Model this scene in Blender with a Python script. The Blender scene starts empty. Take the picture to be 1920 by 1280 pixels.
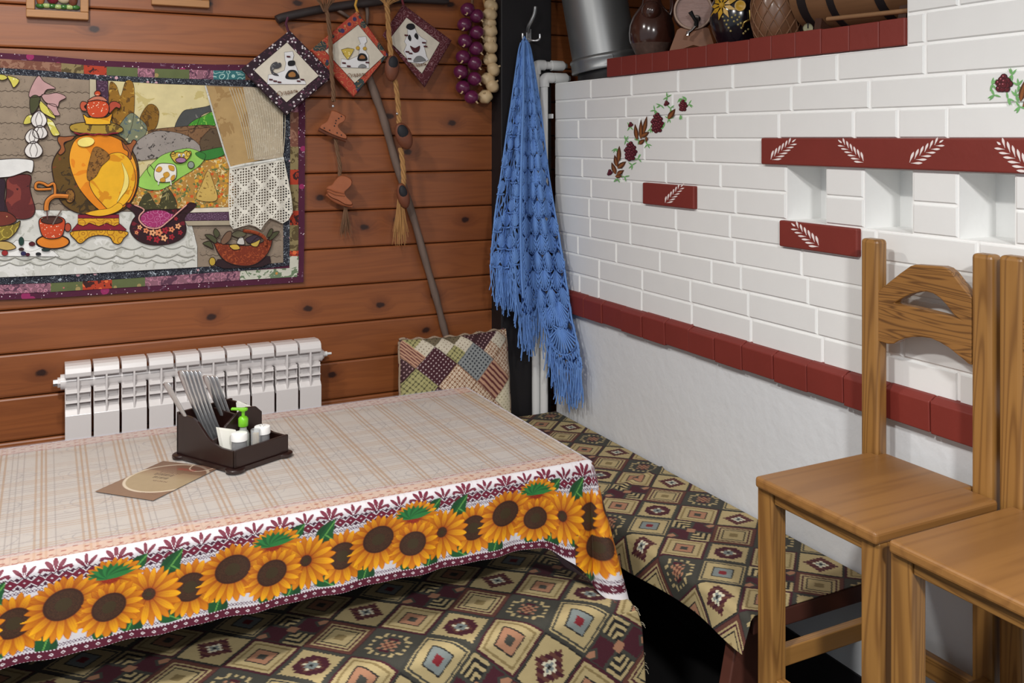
import bpy, bmesh, math, random
import numpy as np
from mathutils import Vector, Matrix
random.seed(7); rng = np.random.default_rng(5)
PI = math.pi
scene = bpy.context.scene
COL = scene.collection

# ------------------------------------------------------------------ camera, light, exposure
F = 1730.0; CX, CY = 960.0, 258.0; CAMH = 1.51
YAW = math.radians(26.83); S_, C_ = math.sin(YAW), math.cos(YAW)
cd = bpy.data.cameras.new('camera'); cam = bpy.data.objects.new('camera', cd); COL.objects.link(cam)
cam.location = (0, 0, CAMH); cam.rotation_euler = (PI/2, 0, -YAW)
cd.sensor_fit = 'HORIZONTAL'; cd.sensor_width = 36; cd.lens = 36*F/1920; cd.shift_y = -382/1920; cd.clip_start = 0.05
scene.camera = cam
scene.view_settings.view_transform = 'Standard'; scene.view_settings.look = 'None'
scene.view_settings.gamma = 1; scene.view_settings.use_curve_mapping = False
scene.view_settings.exposure = 0.12
w = bpy.data.worlds.new('world'); scene.world = w; w.use_nodes = True
w.node_tree.nodes['Background'].inputs[0].default_value = (0.86, 0.93, 1.0, 1)
w.node_tree.nodes['Background'].inputs[1].default_value = 0.40
def lamp(name, loc, power, size, color):
    l = bpy.data.lights.new(name, 'AREA'); l.shape = 'DISK'; l.size = size; l.energy = power; l.color = color
    o = bpy.data.objects.new(name, l); COL.objects.link(o); o.location = loc
    return o
lamp('ceiling_and_fill_lamp', (-0.15, 2.15, 2.62), 17, 0.16, (1.0, 0.96, 0.91))
lamp('ceiling_and_fill_lamp', (-0.45, 0.75, 2.62), 46, 0.22, (1.0, 0.97, 0.93))
lamp('ceiling_and_fill_lamp', (0.25, -0.7, 2.45), 84, 0.25, (1.0, 0.98, 0.96))  # added fill lamp behind the camera, brightens the stove wall

# ------------------------------------------------------------------ helpers
def ray(px, py):
    u = (px-CX)/F; v = (CY-py)/F
    return (S_+C_*u, C_-S_*u, v)
def atP(px, py, p):
    d = ray(px, py); t = p/d[0]; return Vector((p, d[1]*t, CAMH+d[2]*t))
def atQ(px, py, q):
    d = ray(px, py); t = q/d[1]; return Vector((d[0]*t, q, CAMH+d[2]*t))
def atZ(px, py, z):
    d = ray(px, py); t = (z-CAMH)/d[2]; return Vector((d[0]*t, d[1]*t, z))
def lin(v):
    v = v/255.0
    return v/12.92 if v <= 0.04045 else ((v+0.055)/1.055)**2.4
def C(r, g, b): return (lin(r), lin(g), lin(b))
def C4(c): return (c[0], c[1], c[2], 1)

def tag(o, label=None, cat=None, group=None, kind=None):
    if label: o['label'] = label
    if cat: o['category'] = cat
    if group: o['group'] = group
    if kind: o['kind'] = kind
    return o
WL = {}
def thing(name, loc, label, cat, group=None):
    o = bpy.data.objects.new(name, None); COL.objects.link(o); o.location = loc; o.empty_display_size = 0.05
    WL[o.name] = Vector(loc)
    return tag(o, label, cat, group)

def frame_of(d):
    d = d.normalized(); a = Vector((0, 0, 1)) if abs(d.z) < 0.9 else Vector((1, 0, 0))
    x = d.cross(a).normalized(); return x, d.cross(x).normalized()

class MB:
    def __init__(s): s.v = []; s.f = []; s.m = []
    def add(s, vs, fs, m=0):
        n = len(s.v); s.v += [tuple(v) for v in vs]; s.f += [tuple(i+n for i in f) for f in fs]; s.m += [m]*len(fs); return s
    def box(s, lo, hi, m=0):
        x0, y0, z0 = lo; x1, y1, z1 = hi
        return s.add([(x0,y0,z0),(x1,y0,z0),(x1,y1,z0),(x0,y1,z0),(x0,y0,z1),(x1,y0,z1),(x1,y1,z1),(x0,y1,z1)],
                     [(0,3,2,1),(4,5,6,7),(0,1,5,4),(1,2,6,5),(2,3,7,6),(3,0,4,7)], m)
    def bar(s, a, b, w, h, m=0, up=None):
        a, b = Vector(a), Vector(b); d = (b-a).normalized()
        up = Vector(up) if up else (Vector((0,0,1)) if abs(d.z) < .9 else Vector((1,0,0)))
        x = d.cross(up).normalized(); y = x.cross(d).normalized()
        vs = [e + x*sx*w/2 + y*sy*h/2 for e in (a, b) for sx, sy in ((-1,-1),(1,-1),(1,1),(-1,1))]
        return s.add(vs, [(3,2,1,0),(4,5,6,7),(0,1,5,4),(1,2,6,5),(2,3,7,6),(3,0,4,7)], m)
    def tube(s, pts, r, n=8, m=0, cap=True, closed=False):
        pts = [Vector(p) for p in pts]; k = len(pts)
        rs = r if isinstance(r, (list, tuple)) else [r]*k
        vs = []; x = None
        for i, p in enumerate(pts):
            a = pts[(i-1) % k] if (closed or i > 0) else pts[0]; b = pts[(i+1) % k] if (closed or i < k-1) else pts[-1]
            d = b-a
            if d.length < 1e-9: d = Vector((0,0,1))
            d.normalize()
            if x is None: x, y = frame_of(d)
            else:
                x = x-d*x.dot(d)
                if x.length < 1e-6: x, _ = frame_of(d)
                x.normalize(); y = d.cross(x).normalized()
            for j in range(n):
                t = 2*PI*j/n; vs.append(p+(x*math.cos(t)+y*math.sin(t))*rs[i])
        fs = []
        for i in range(k if closed else k-1):
            i2 = (i+1) % k
            for j in range(n):
                j2 = (j+1) % n; fs.append((i*n+j, i*n+j2, i2*n+j2, i2*n+j))
        if cap and not closed: fs += [tuple(reversed(range(n))), tuple(range((k-1)*n, k*n))]
        return s.add(vs, fs, m)
    def lathe(s, prof, n=24, M=None, m=0, c=(0,0,0)):
        vs = []; c = Vector(c)
        for r, z in prof:
            for j in range(n):
                t = 2*PI*j/n; v = Vector((r*math.cos(t), r*math.sin(t), z)); vs.append((M @ v if M else v)+c)
        fs = []
        for i in range(len(prof)-1):
            for j in range(n):
                j2 = (j+1) % n; fs.append((i*n+j, i*n+j2, (i+1)*n+j2, (i+1)*n+j))
        fs += [tuple(reversed(range(n))), tuple(range((len(prof)-1)*n, len(prof)*n))]
        return s.add(vs, fs, m)
    def ball(s, c, r, sc=(1,1,1), n=12, k=8, m=0, M=None, wob=0):
        prof = [(max(1e-4, math.sin(PI*i/k)), -math.cos(PI*i/k)) for i in range(k+1)]
        vs = []; c = Vector(c)
        for a, z in prof:
            for j in range(n):
                t = 2*PI*j/n; g = 1+wob*math.cos(6*t)*a
                v = Vector((a*g*math.cos(t)*sc[0], a*g*math.sin(t)*sc[1], z*sc[2]))*r
                vs.append((M @ v if M else v)+c)
        fs = []
        for i in range(k):
            for j in range(n):
                j2 = (j+1) % n; fs.append((i*n+j, i*n+j2, (i+1)*n+j2, (i+1)*n+j))
        return s.add(vs, fs, m)
    def slab(s, pts, dv, m=0):
        """extrude a (possibly concave) planar outline by vector dv"""
        pts = [Vector(p) for p in pts]; dv = Vector(dv); n = len(pts)
        nor = Vector((0,0,0))
        for i in range(n): nor += pts[i].cross(pts[(i+1) % n])
        if nor.dot(dv) < 0: pts.reverse()
        vs = pts + [p+dv for p in pts]
        fs = [tuple(reversed(range(n))), tuple(range(n, 2*n))] + [(i, (i+1) % n, n+(i+1) % n, n+i) for i in range(n)]
        return s.add(vs, fs, m)
    def build(s, name, mats, parent=None, smooth=False, local=False, bevel=0, sub=0, auto=True):
        if not isinstance(mats, (list, tuple)): mats = [mats]
        off = Vector((0,0,0)); loc = None
        if parent is not None and not local:
            off = WL.get(parent.name, Vector((0,0,0)))
        elif parent is None and not local:
            A = np.array(s.v); loc = Vector(((A[:,0].min()+A[:,0].max())/2, (A[:,1].min()+A[:,1].max())/2, A[:,2].min())); off = loc
        me = bpy.data.meshes.new(name); me.from_pydata([(v[0]-off.x, v[1]-off.y, v[2]-off.z) for v in s.v], [], s.f)
        for mm in mats: me.materials.append(mm)
        if len(mats) > 1: me.polygons.foreach_set('material_index', s.m)
        if smooth:
            me.polygons.foreach_set('use_smooth', [True]*len(me.polygons))
            if auto:
                try: me.set_sharp_from_angle(angle=math.radians(50))
                except Exception: pass
        me.update()
        o = bpy.data.objects.new(name, me); COL.objects.link(o)
        if parent is not None:
            o.parent = parent; WL[o.name] = off
        elif loc is not None: o.location = loc; WL[o.name] = loc
        else: WL[o.name] = Vector((0,0,0))
        if bevel:
            b = o.modifiers.new('bevel', 'BEVEL'); b.width = bevel; b.segments = 3; b.limit_method = 'ANGLE'; b.angle_limit = 0.6
        if sub:
            b = o.modifiers.new('sub', 'SUBSURF'); b.levels = sub; b.render_levels = sub
        return o

def grid_obj(name, P, colr, material, parent=None, solid=0, mask=None, smooth=True):
    """P: (nu,nv,3) points, colr: (nu,nv,3) linear colours carried by the cloth itself"""
    nu, nv = P.shape[:2]
    V = P.reshape(-1, 3).astype(np.float64)
    if parent is not None: off = np.array(WL.get(parent.name, Vector((0,0,0))))
    else: off = np.array([V[:,0].mean(), V[:,1].mean(), V[:,2].min()])
    V = V-off
    idx = np.arange(nu*nv).reshape(nu, nv)
    q = np.stack([idx[:-1,:-1], idx[1:,:-1], idx[1:,1:], idx[:-1,1:]], -1).reshape(-1, 4)
    if mask is not None: q = q[mask.reshape(-1)]
    me = bpy.data.meshes.new(name)
    me.vertices.add(len(V)); me.vertices.foreach_set('co', V.ravel())
    me.loops.add(q.size); me.loops.foreach_set('vertex_index', q.ravel().astype(np.int32))
    me.polygons.add(len(q)); me.polygons.foreach_set('loop_start', (np.arange(len(q))*4).astype(np.int32))
    me.polygons.foreach_set('use_smooth', np.full(len(q), smooth))
    me.update(calc_edges=True)
    if colr is not None:
        a = me.color_attributes.new('Col', 'FLOAT_COLOR', 'POINT')
        cc = np.ones((nu*nv, 4), np.float32); cc[:,:3] = colr.reshape(-1, 3); a.data.foreach_set('color', cc.ravel())
    if mask is not None:
        bm = bmesh.new(); bm.from_mesh(me)
        bmesh.ops.delete(bm, geom=[v for v in bm.verts if not v.link_faces], context='VERTS'); bm.to_mesh(me); bm.free()
    me.materials.append(material)
    o = bpy.data.objects.new(name, me); COL.objects.link(o)
    if parent is not None: o.parent = parent
    else: o.location = off
    WL[o.name] = Vector(off)
    if solid:
        md = o.modifiers.new('solid', 'SOLIDIFY'); md.thickness = solid; md.offset = 0
    return o

def copy_tree(o, dloc, parent=None):
    c = o.copy(); COL.objects.link(c)
    if parent is None: c.location = Vector(o.location)+Vector(dloc)
    else: c.parent = parent
    for ch in list(o.children): copy_tree(ch, (0,0,0), c)
    return c

def smooth_closed(pts, k=5):
    n = len(pts); out = []
    P = [Vector((p[0], p[1])) for p in pts]
    for i in range(n):
        a, b, c, d = P[(i-1) % n], P[i], P[(i+1) % n], P[(i+2) % n]
        for j in range(k):
            t = j/k
            out.append(0.5*((2*b)+(c-a)*t+(2*a-5*b+4*c-d)*t*t+(3*b-a-3*c+d)*t**3))
    return out
def smooth_open(pts, k=5):
    P = [Vector(p) for p in pts]; n = len(P); out = []
    for i in range(n-1):
        a, b, c, d = P[max(i-1,0)], P[i], P[i+1], P[min(i+2,n-1)]
        for j in range(k):
            t = j/k
            out.append(0.5*((2*b)+(c-a)*t+(2*a-5*b+4*c-d)*t*t+(3*b-a-3*c+d)*t**3))
    out.append(P[-1]); return out
def ell(cx, cy, rx, ry, n=20, rot=0):
    r = math.radians(rot)
    return [(cx+rx*math.cos(2*PI*i/n)*math.cos(r)-ry*math.sin(2*PI*i/n)*math.sin(r), cy+rx*math.cos(2*PI*i/n)*math.sin(r)+ry*math.sin(2*PI*i/n)*math.cos(r)) for i in range(n)]

# ------------------------------------------------------------------ materials
def newmat(name):
    m = bpy.data.materials.new(name); m.use_nodes = True
    nt = m.node_tree; return m, nt, nt.nodes['Principled BSDF']
def N(nt, t, **kw):
    n = nt.nodes.new(t)
    for k, v in kw.items(): setattr(n, k, v)
    return n
def L(nt, a, b): nt.links.new(a, b)
def coords(nt, scale=(1,1,1), kind='Object'):
    tc = N(nt, 'ShaderNodeTexCoord'); mp = N(nt, 'ShaderNodeMapping'); mp.inputs['Scale'].default_value = scale
    L(nt, tc.outputs[kind], mp.inputs['Vector']); return mp.outputs[0]
def mixc(nt, fac, a, b, mode='MIX'):
    n = N(nt, 'ShaderNodeMix', data_type='RGBA', blend_type=mode)
    if isinstance(fac, (int, float)): n.inputs[0].default_value = fac
    else: L(nt, fac, n.inputs[0])
    for s, v in ((6, a), (7, b)):
        if isinstance(v, tuple): n.inputs[s].default_value = C4(v)
        else: L(nt, v, n.inputs[s])
    return n.outputs[2]
def math_(nt, op, a, b=None, c=None):
    n = N(nt, 'ShaderNodeMath', operation=op)
    for i, v in enumerate((a, b, c)):
        if v is None: continue
        if isinstance(v, (int, float)): n.inputs[i].default_value = v
        else: L(nt, v, n.inputs[i])
    return n.outputs[0]
def noise(nt, vec, scale, detail=2, rough=.5, dist=0):
    n = N(nt, 'ShaderNodeTexNoise'); n.inputs['Scale'].default_value = scale; n.inputs['Detail'].default_value = detail
    n.inputs['Roughness'].default_value = rough; n.inputs['Distortion'].default_value = dist
    L(nt, vec, n.inputs['Vector']); return n.outputs['Fac']
def bump(nt, bsdf, h, strength, dist=.002):
    b = N(nt, 'ShaderNodeBump'); b.inputs['Strength'].default_value = strength; b.inputs['Distance'].default_value = dist
    L(nt, h, b.inputs['Height']); L(nt, b.outputs[0], bsdf.inputs['Normal'])
def ramp(nt, fac, stops):
    r = N(nt, 'ShaderNodeValToRGB'); cr = r.color_ramp
    while len(cr.elements) < len(stops): cr.elements.new(.5)
    for e, (p, c) in zip(cr.elements, stops): e.position = p; e.color = C4(c)
    L(nt, fac, r.inputs[0]); return r.outputs[0]
def sc(c, k): return tuple(min(1, x*k) for x in c)

def mat(name, col, rough=.6, metal=0, var=.12, vscale=9, bmp=0, bscale=60, coat=0, stretch=(1,1,1), dist=.002):
    m, nt, b = newmat(name); v = coords(nt, stretch)
    f = noise(nt, v, vscale, 3)
    L(nt, mixc(nt, f, sc(col, 1-var), sc(col, 1+var)), b.inputs['Base Color'])
    b.inputs['Roughness'].default_value = rough; b.inputs['Metallic'].default_value = metal
    if coat: b.inputs['Coat Weight'].default_value = coat; b.inputs['Coat Roughness'].default_value = .15
    if bmp: bump(nt, b, noise(nt, v, bscale, 3), bmp, dist)
    return m
def pine(name, light, dark, axis, k=1.0, rough=.42, coat=.25, rings=22, amt=.55):
    m, nt, b = newmat(name); s = [13.0*k]*3; s[axis] = .75*k
    v = coords(nt, tuple(s)); n1 = noise(nt, v, 1, 2, .45, .5)
    rg = math_(nt, 'MULTIPLY_ADD', math_(nt, 'SINE', math_(nt, 'MULTIPLY', n1, rings*2.2)), .5, .5)
    rg = math_(nt, 'POWER', rg, 2.8)
    s2 = [160.0]*3; s2[axis] = 5; fib = noise(nt, coords(nt, tuple(s2)), 1, 2)
    big = noise(nt, coords(nt, (3,3,3)), 1, 2)
    base = mixc(nt, big, sc(light, .82), sc(light, 1.15))
    c = mixc(nt, math_(nt, 'MULTIPLY', rg, amt), base, dark)
    c = mixc(nt, math_(nt, 'MULTIPLY', fib, .35), c, sc(dark, 1.1))
    L(nt, c, b.inputs['Base Color']); b.inputs['Roughness'].default_value = rough
    b.inputs['Coat Weight'].default_value = coat; b.inputs['Coat Roughness'].default_value = .25
    bump(nt, b, fib, .15, .0006); return m
def printm(name, base, spots, rough=.85, weave=.25):
    """printed cotton: spots = list of (colour, scale, threshold, kind)"""
    m, nt, b = newmat(name); v = coords(nt)
    c = mixc(nt, noise(nt, v, 25, 3), sc(base, .8), sc(base, 1.2))
    for col, s, th, kind in spots:
        if kind == 'dot':
            n = N(nt, 'ShaderNodeTexVoronoi'); n.inputs['Scale'].default_value = s; n.inputs['Randomness'].default_value = .85; L(nt, v, n.inputs['Vector'])
            f = math_(nt, 'LESS_THAN', n.outputs['Distance'], th)
        elif kind == 'ring':
            n = N(nt, 'ShaderNodeTexVoronoi'); n.inputs['Scale'].default_value = s; n.inputs['Randomness'].default_value = .7; L(nt, v, n.inputs['Vector'])
            f = math_(nt, 'LESS_THAN', math_(nt, 'ABSOLUTE', math_(nt, 'SUBTRACT', math_(nt, 'FRACT', math_(nt, 'MULTIPLY', n.outputs['Distance'], 3.2)), .5)), th)
        elif kind == 'stripe':
            w_ = N(nt, 'ShaderNodeTexWave'); w_.inputs['Scale'].default_value = s; w_.inputs['Distortion'].default_value = 1; L(nt, v, w_.inputs['Vector'])
            f = math_(nt, 'GREATER_THAN', w_.outputs['Fac'], th)
        else:
            f = math_(nt, 'GREATER_THAN', noise(nt, v, s, 3, .6, 1.2), th)
        c = mixc(nt, f, c, col)
    L(nt, c, b.inputs['Base Color']); b.inputs['Roughness'].default_value = rough
    bump(nt, b, noise(nt, v, 220, 2), weave, .0015); return m
def attrm(name, rough=.85, weave=.3, coat=0, ws=500):
    m, nt, b = newmat(name); a = N(nt, 'ShaderNodeVertexColor'); a.layer_name = 'Col'
    v = coords(nt); f = noise(nt, v, 60, 2)
    L(nt, mixc(nt, 1.0, a.outputs['Color'], mixc(nt, f, (.86,.86,.86), (1,1,1)), 'MULTIPLY'), b.inputs['Base Color'])
    b.inputs['Roughness'].default_value = rough
    if coat: b.inputs['Coat Weight'].default_value = coat; b.inputs['Coat Roughness'].default_value = .12
    bump(nt, b, noise(nt, v, ws, 2), weave, .001); return m
def glassy(name, tint=(1,1,1), alpha=.25, rough=.05):
    m, nt, b = newmat(name); tr = N(nt, 'ShaderNodeBsdfTransparent'); tr.inputs[0].default_value = C4(tint)
    mx = N(nt, 'ShaderNodeMixShader'); mx.inputs[0].default_value = alpha
    b.inputs['Base Color'].default_value = C4(tint); b.inputs['Roughness'].default_value = rough
    L(nt, tr.outputs[0], mx.inputs[1]); L(nt, b.outputs[0], mx.inputs[2]); L(nt, mx.outputs[0], nt.nodes['Material Output'].inputs[0]); return m

M = {}
M['white_paint'] = mat('white painted brick', C(233,234,233), .55, var=.025, vscale=14, bmp=.22, bscale=45, dist=.002)
M['joint'] = mat('white painted joint', C(246,247,246), .55, var=.02, vscale=14, bmp=.2, bscale=60)
M['plaster'] = mat('white plaster', C(222,225,228), .6, var=.03, vscale=6, bmp=.5, bscale=28, dist=.004)
M['red_paint'] = mat('red painted brick', C(122,44,36), .55, var=.10, vscale=12, bmp=.3, bscale=50)
M['black'] = mat('black painted wood', C(24,21,24), .6, var=.2, bmp=.15)
M['floor'] = mat('black floor tile', C(17,16,17), .7, var=.2)
M['ceiling'] = mat('white ceiling', C(225,222,216), .8, var=.02)
M['enamel'] = mat('white enamel', C(226,222,221), .3, var=.015, coat=.3)
M['pvc'] = mat('white plastic pipe', C(226,227,226), .35, var=.02)
M['steel'] = mat('brushed steel', C(214,215,218), .24, .8, var=.1, vscale=5, bmp=.05)
M['zinc'] = mat('galvanised sheet', C(150,152,153), .4, .75, var=.18, vscale=6, stretch=(1,1,.3))
M['dark_wood'] = mat('dark stained wood', C(34,16,13), .35, var=.2, vscale=12, coat=.35, stretch=(1,1,1))
M['bench_wood'] = mat('bench board', C(84,46,36), .5, var=.25, vscale=10, stretch=(1,.2,1))
M['table_wood'] = mat('table board', C(90,52,32), .5, var=.2)
for a, n in enumerate('xyz'):
    M['pine_'+n] = pine('varnished pine along '+n, C(160,116,60), C(98,62,28), a, rings=44, amt=.62)
M['pine_rail'] = pine('varnished pine rail', C(156,110,56), C(76,46,20), 1, 2.0, rings=50, amt=.75)
M['pine_end'] = pine('pine seat', C(150,106,56), C(108,70,34), 0, .7, rings=20, amt=.38)

def log_material():
    m, nt, b = newmat('varnished log boards')
    tc = N(nt, 'ShaderNodeTexCoord'); sp = N(nt, 'ShaderNodeSeparateXYZ'); L(nt, tc.outputs['Object'], sp.inputs[0])
    x, z = sp.outputs[0], sp.outputs[2]
    row = math_(nt, 'FLOOR', math_(nt, 'DIVIDE', math_(nt, 'SUBTRACT', z, 1.518), .1356))
    wn = N(nt, 'ShaderNodeTexWhiteNoise', noise_dimensions='1D'); L(nt, row, wn.inputs['W'])
    cb = N(nt, 'ShaderNodeCombineXYZ'); L(nt, math_(nt, 'ADD', x, math_(nt, 'MULTIPLY', wn.outputs[0], 17)), cb.inputs[0]); L(nt, z, cb.inputs[2])
    xs = math_(nt, 'ADD', x, math_(nt, 'MULTIPLY', wn.outputs[0], 17))
    t = math_(nt, 'MULTIPLY', xs, 3.6); cell = math_(nt, 'FLOOR', t)
    def wn1(k, mul): 
        n = N(nt, 'ShaderNodeTexWhiteNoise', noise_dimensions='1D'); L(nt, math_(nt, 'ADD', math_(nt, 'MULTIPLY', cell, mul), math_(nt, 'MULTIPLY_ADD', row, 7.13, k)), n.inputs['W']); return n.outputs[0]
    r1, r2, r3 = wn1(.3, 1.7), wn1(3.7, 2.3), wn1(9.1, 3.1)
    dx = math_(nt, 'DIVIDE', math_(nt, 'SUBTRACT', math_(nt, 'FRACT', t), math_(nt, 'MULTIPLY_ADD', r1, .6, .2)), .052)
    dz = math_(nt, 'DIVIDE', math_(nt, 'SUBTRACT', math_(nt, 'FRACT', math_(nt, 'ADD', math_(nt, 'DIVIDE', math_(nt, 'SUBTRACT', z, 1.518), .1356), 40)), math_(nt, 'MULTIPLY_ADD', r2, .5, .25)), .068)
    d0 = math_(nt, 'SQRT', math_(nt, 'ADD', math_(nt, 'MULTIPLY', dx, dx), math_(nt, 'MULTIPLY', dz, dz)))
    keep = math_(nt, 'LESS_THAN', r3, .62)
    d = math_(nt, 'MULTIPLY', .07, math_(nt, 'ADD', d0, math_(nt, 'MULTIPLY', math_(nt, 'SUBTRACT', noise(nt, tc.outputs['Object'], 60, 1), .5), .9)))
    knot = N(nt, 'ShaderNodeMapRange'); knot.inputs[1].default_value = .055; knot.inputs[2].default_value = .10; knot.inputs[3].default_value = 1; knot.inputs[4].default_value = 0; L(nt, d, knot.inputs[0])
    halo = N(nt, 'ShaderNodeMapRange'); halo.inputs[1].default_value = .06; halo.inputs[2].default_value = .3; halo.inputs[3].default_value = 1; halo.inputs[4].default_value = 0; L(nt, d, halo.inputs[0])
    kf = math_(nt, 'MULTIPLY', knot.outputs[0], keep); hf = math_(nt, 'MULTIPLY', halo.outputs[0], keep)
    cg = N(nt, 'ShaderNodeCombineXYZ'); L(nt, math_(nt, 'MULTIPLY', xs, 1.1), cg.inputs[0]); L(nt, math_(nt, 'ADD', math_(nt, 'MULTIPLY', z, 15), math_(nt, 'MULTIPLY', hf, .5)), cg.inputs[2])
    n1 = noise(nt, cg.outputs[0], 1, 3, .5, .5)
    rg = math_(nt, 'POWER', math_(nt, 'MULTIPLY_ADD', math_(nt, 'SINE', math_(nt, 'MULTIPLY', n1, 44)), .5, .5), 2)
    cf = N(nt, 'ShaderNodeCombineXYZ'); L(nt, math_(nt, 'MULTIPLY', xs, 6), cf.inputs[0]); L(nt, math_(nt, 'MULTIPLY', z, 260), cf.inputs[2])
    fib = noise(nt, cf.outputs[0], 1, 2)
    base = mixc(nt, wn.outputs[0], C(148,84,44), C(176,104,52))
    big = noise(nt, cg.outputs[0], .8, 2)
    base = mixc(nt, big, sc(C(156,90,50), .76), base)
    c = mixc(nt, math_(nt, 'MULTIPLY', rg, .22), base, C(92,46,24))
    c = mixc(nt, math_(nt, 'MULTIPLY', fib, .28), c, C(84,40,22))
    c = mixc(nt, math_(nt, 'MULTIPLY', hf, .5), c, C(84,40,22))
    c = mixc(nt, kf, c, C(48,22,14))
    L(nt, c, b.inputs['Base Color']); b.inputs['Roughness'].default_value = .42; b.inputs['Coat Weight'].default_value = .12; b.inputs['Coat Roughness'].default_value = .35
    bump(nt, b, fib, .12, .001); return m
M['logs'] = log_material()

# ------------------------------------------------------------------ setting
LOGQ = 3.25; STP = 1.77
mb = MB()
for k in range(-12, 10):
    z0 = 1.518+.1356*k; z1 = z0+.1356
    if z1 < 0: continue
    z0 = max(z0, 0); x0, x1 = -2.6, 2.7
    g = .0045; bv = .006
    prof = [(LOGQ+.03, z0), (LOGQ+.009, z0+.0008), (LOGQ+.0015, z0+.003), (LOGQ, z0+.008), (LOGQ, z1-.008), (LOGQ+.002, z1-.0035), (LOGQ+.010, z1-.0012), (LOGQ+.03, z1)]
    mb.slab([(x0, a, b_) for a, b_ in prof], (x1-x0, 0, 0))
mb.box((-2.6, LOGQ+.03, 0), (2.7, LOGQ+.12, 2.75))
o = mb.build('wall_back', M['logs'], local=True); tag(o, 'brown varnished plank wall with knots behind the table', kind='structure')
o = MB().box((-2.6, -1.6, -.05), (3.2, 3.4, 0)).build('floor', M['floor'], local=True); tag(o, 'black floor under benches and chairs', kind='structure')
o = MB().box((-2.6, -1.6, 2.75), (3.2, 3.4, 2.85)).build('ceiling', M['ceiling'], local=True); tag(o, 'white ceiling above the room', kind='structure')

# stove wall: real bricks with recessed joints
ZT = 1.722; PIT = .072; ZB = .93; QL, QR = 3.13, -.3
NICHE = [(1.7335, 1.872), (1.4715, 1.610), (1.2214, 1.351), (.965, 1.095)]
def rects_minus(q0, q1, holes):
    out = []; cur = q1
    for a, b_ in sorted(holes, reverse=True):
        if b_ <= q0 or a >= q1: continue
        if cur > b_: out.append((b_, cur))
        cur = min(cur, a)
    if cur > q0: out.append((q0, cur))
    return out
mb = MB(); FR = STP-.0015
mb.box((STP+.003, QR, ZB-.02), (STP+.125, QL, 1.29))
for a, b_ in rects_minus(QR, QL, NICHE): mb.box((STP+.003, a, 1.29), (STP+.125, b_, 1.434))
mb.box((STP+.003, QR, 1.434), (STP+.125, QL, ZT-.0005))
mb.box((STP+.125, QR, ZB-.02), (2.68, QL, ZT-.001))
mb.box((STP+.003, QR, ZT-.0005), (STP+.5, 1.486, 2.75))
def brick(q0, q1, z0, z1, mbx):
    j = lambda a: random.uniform(-a, a)
    e = .0036; d = .0030
    a0, a1, b0, b1 = q0+e+j(.0012), q1-e+j(.0012), z0+.0028+j(.0009), z1-.0028+j(.0009); fr = FR+j(.0006)
    oq = [(a0,b0),(a1,b0),(a1,b1),(a0,b1)]; iq = [(a0+d,b0+d),(a1-d,b0+d),(a1-d,b1-d),(a0+d,b1-d)]
    vs = [(STP+.003, a, b_) for a, b_ in oq]+[(fr+.002, a+0.4*(c-a), b_+.4*(d_-b_)) for (a, b_), (c, d_) in zip(oq, iq)]+[(fr, a, b_) for a, b_ in iq]
    fs = [(0,4,5,1),(1,5,6,2),(2,6,7,3),(3,7,4,0),(4,8,9,5),(5,9,10,6),(6,10,11,7),(7,11,8,4),(8,11,10,9)]
    mbx.add(vs, fs, 1)
LINTEL = (-.3, 1.958)
for r in range(-15, 11):
    z1 = ZT-PIT*r; z0 = z1-PIT
    qmax = QL if r >= 0 else 1.486
    holes = []
    if r == 3: holes = [LINTEL]
    if r in (4, 5): holes = list(NICHE)
    if r == 5: holes = holes+[(2.254, 2.523)]
    if r == 6: holes = [(1.6214, 1.8875)]
    if r in (4, 5): segs_base = rects_minus(QR, qmax, holes)
    else: segs_base = rects_minus(QR, qmax, holes)
    pier = lambda a, b_: r in (4, 5) and b_-a < .2
    ph = (r % 2)*.132+random.uniform(-.02, .02)+(0.08 if r % 3 == 0 else 0)
    for a, b_ in segs_base:
        cuts = [b_]; q = QL-ph-(.12 if r % 2 else .19)
        while q > a:
            if q < b_-.045 and q > a+.045 and not pier(a, b_): cuts.append(q)
            q -= .262+random.uniform(-.006, .006) if random.random() > .08 else .131
        cuts.append(a)
        for i in range(len(cuts)-1): brick(cuts[i+1], cuts[i], z0, z1, mb)
wall_stove = mb.build('wall_right', [M['joint'], M['white_paint']], local=True); tag(wall_stove, 'white painted brick stove wall with niches', kind='structure')
o = MB().box((STP+.002, QR, 0), (2.68, QL-.005, .9)).build('wall_plinth', M['plaster'], local=True, bevel=.006); tag(o, 'white plastered lower part of the stove wall', kind='structure')
o = MB().box((STP-.004, QR, 0), (STP+.01, QL-.005, .2)).build('base_strip_right', M['black'], local=True); tag(o, 'black base strip along the stove', kind='structure')  # plain black strip along the foot of the stove wall
# red brick courses
mb = MB(); q = QL-.012
while q > QR:
    wq = .123+random.uniform(-.004, .004); j = random.uniform(-.003, .003)
    mb.add(*(lambda a, b_, z0, z1: ([(STP-.024+j,a,z0),(STP-.024+j,b_,z0),(STP-.026+j,b_,z1-.010),(STP-.026+j,a,z1-.010),(STP+.01,a,z0),(STP+.01,b_,z0),(STP+.01,b_,z1+.004),(STP+.01,a,z1+.004),(STP-.010+j,a,z1),(STP-.010+j,b_,z1)],
        [(0,3,2,1),(3,8,9,2),(8,7,6,9),(0,1,5,4),(0,4,7,8,3),(1,2,9,6,5)]))(q-wq+.0015, q-.0015, .855+random.uniform(-.003,.003), .934+random.uniform(-.002,.002)))
    q -= wq
mb.box((STP-.020, QR, .860), (STP+.02, QL-.012, .928))
o = mb.build('trim_1', M['red_paint'], local=True, bevel=.003); tag(o, 'long dark red ledge of bricks halfway up the stove wall', kind='structure')
mb = MB(); q = 2.75
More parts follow.
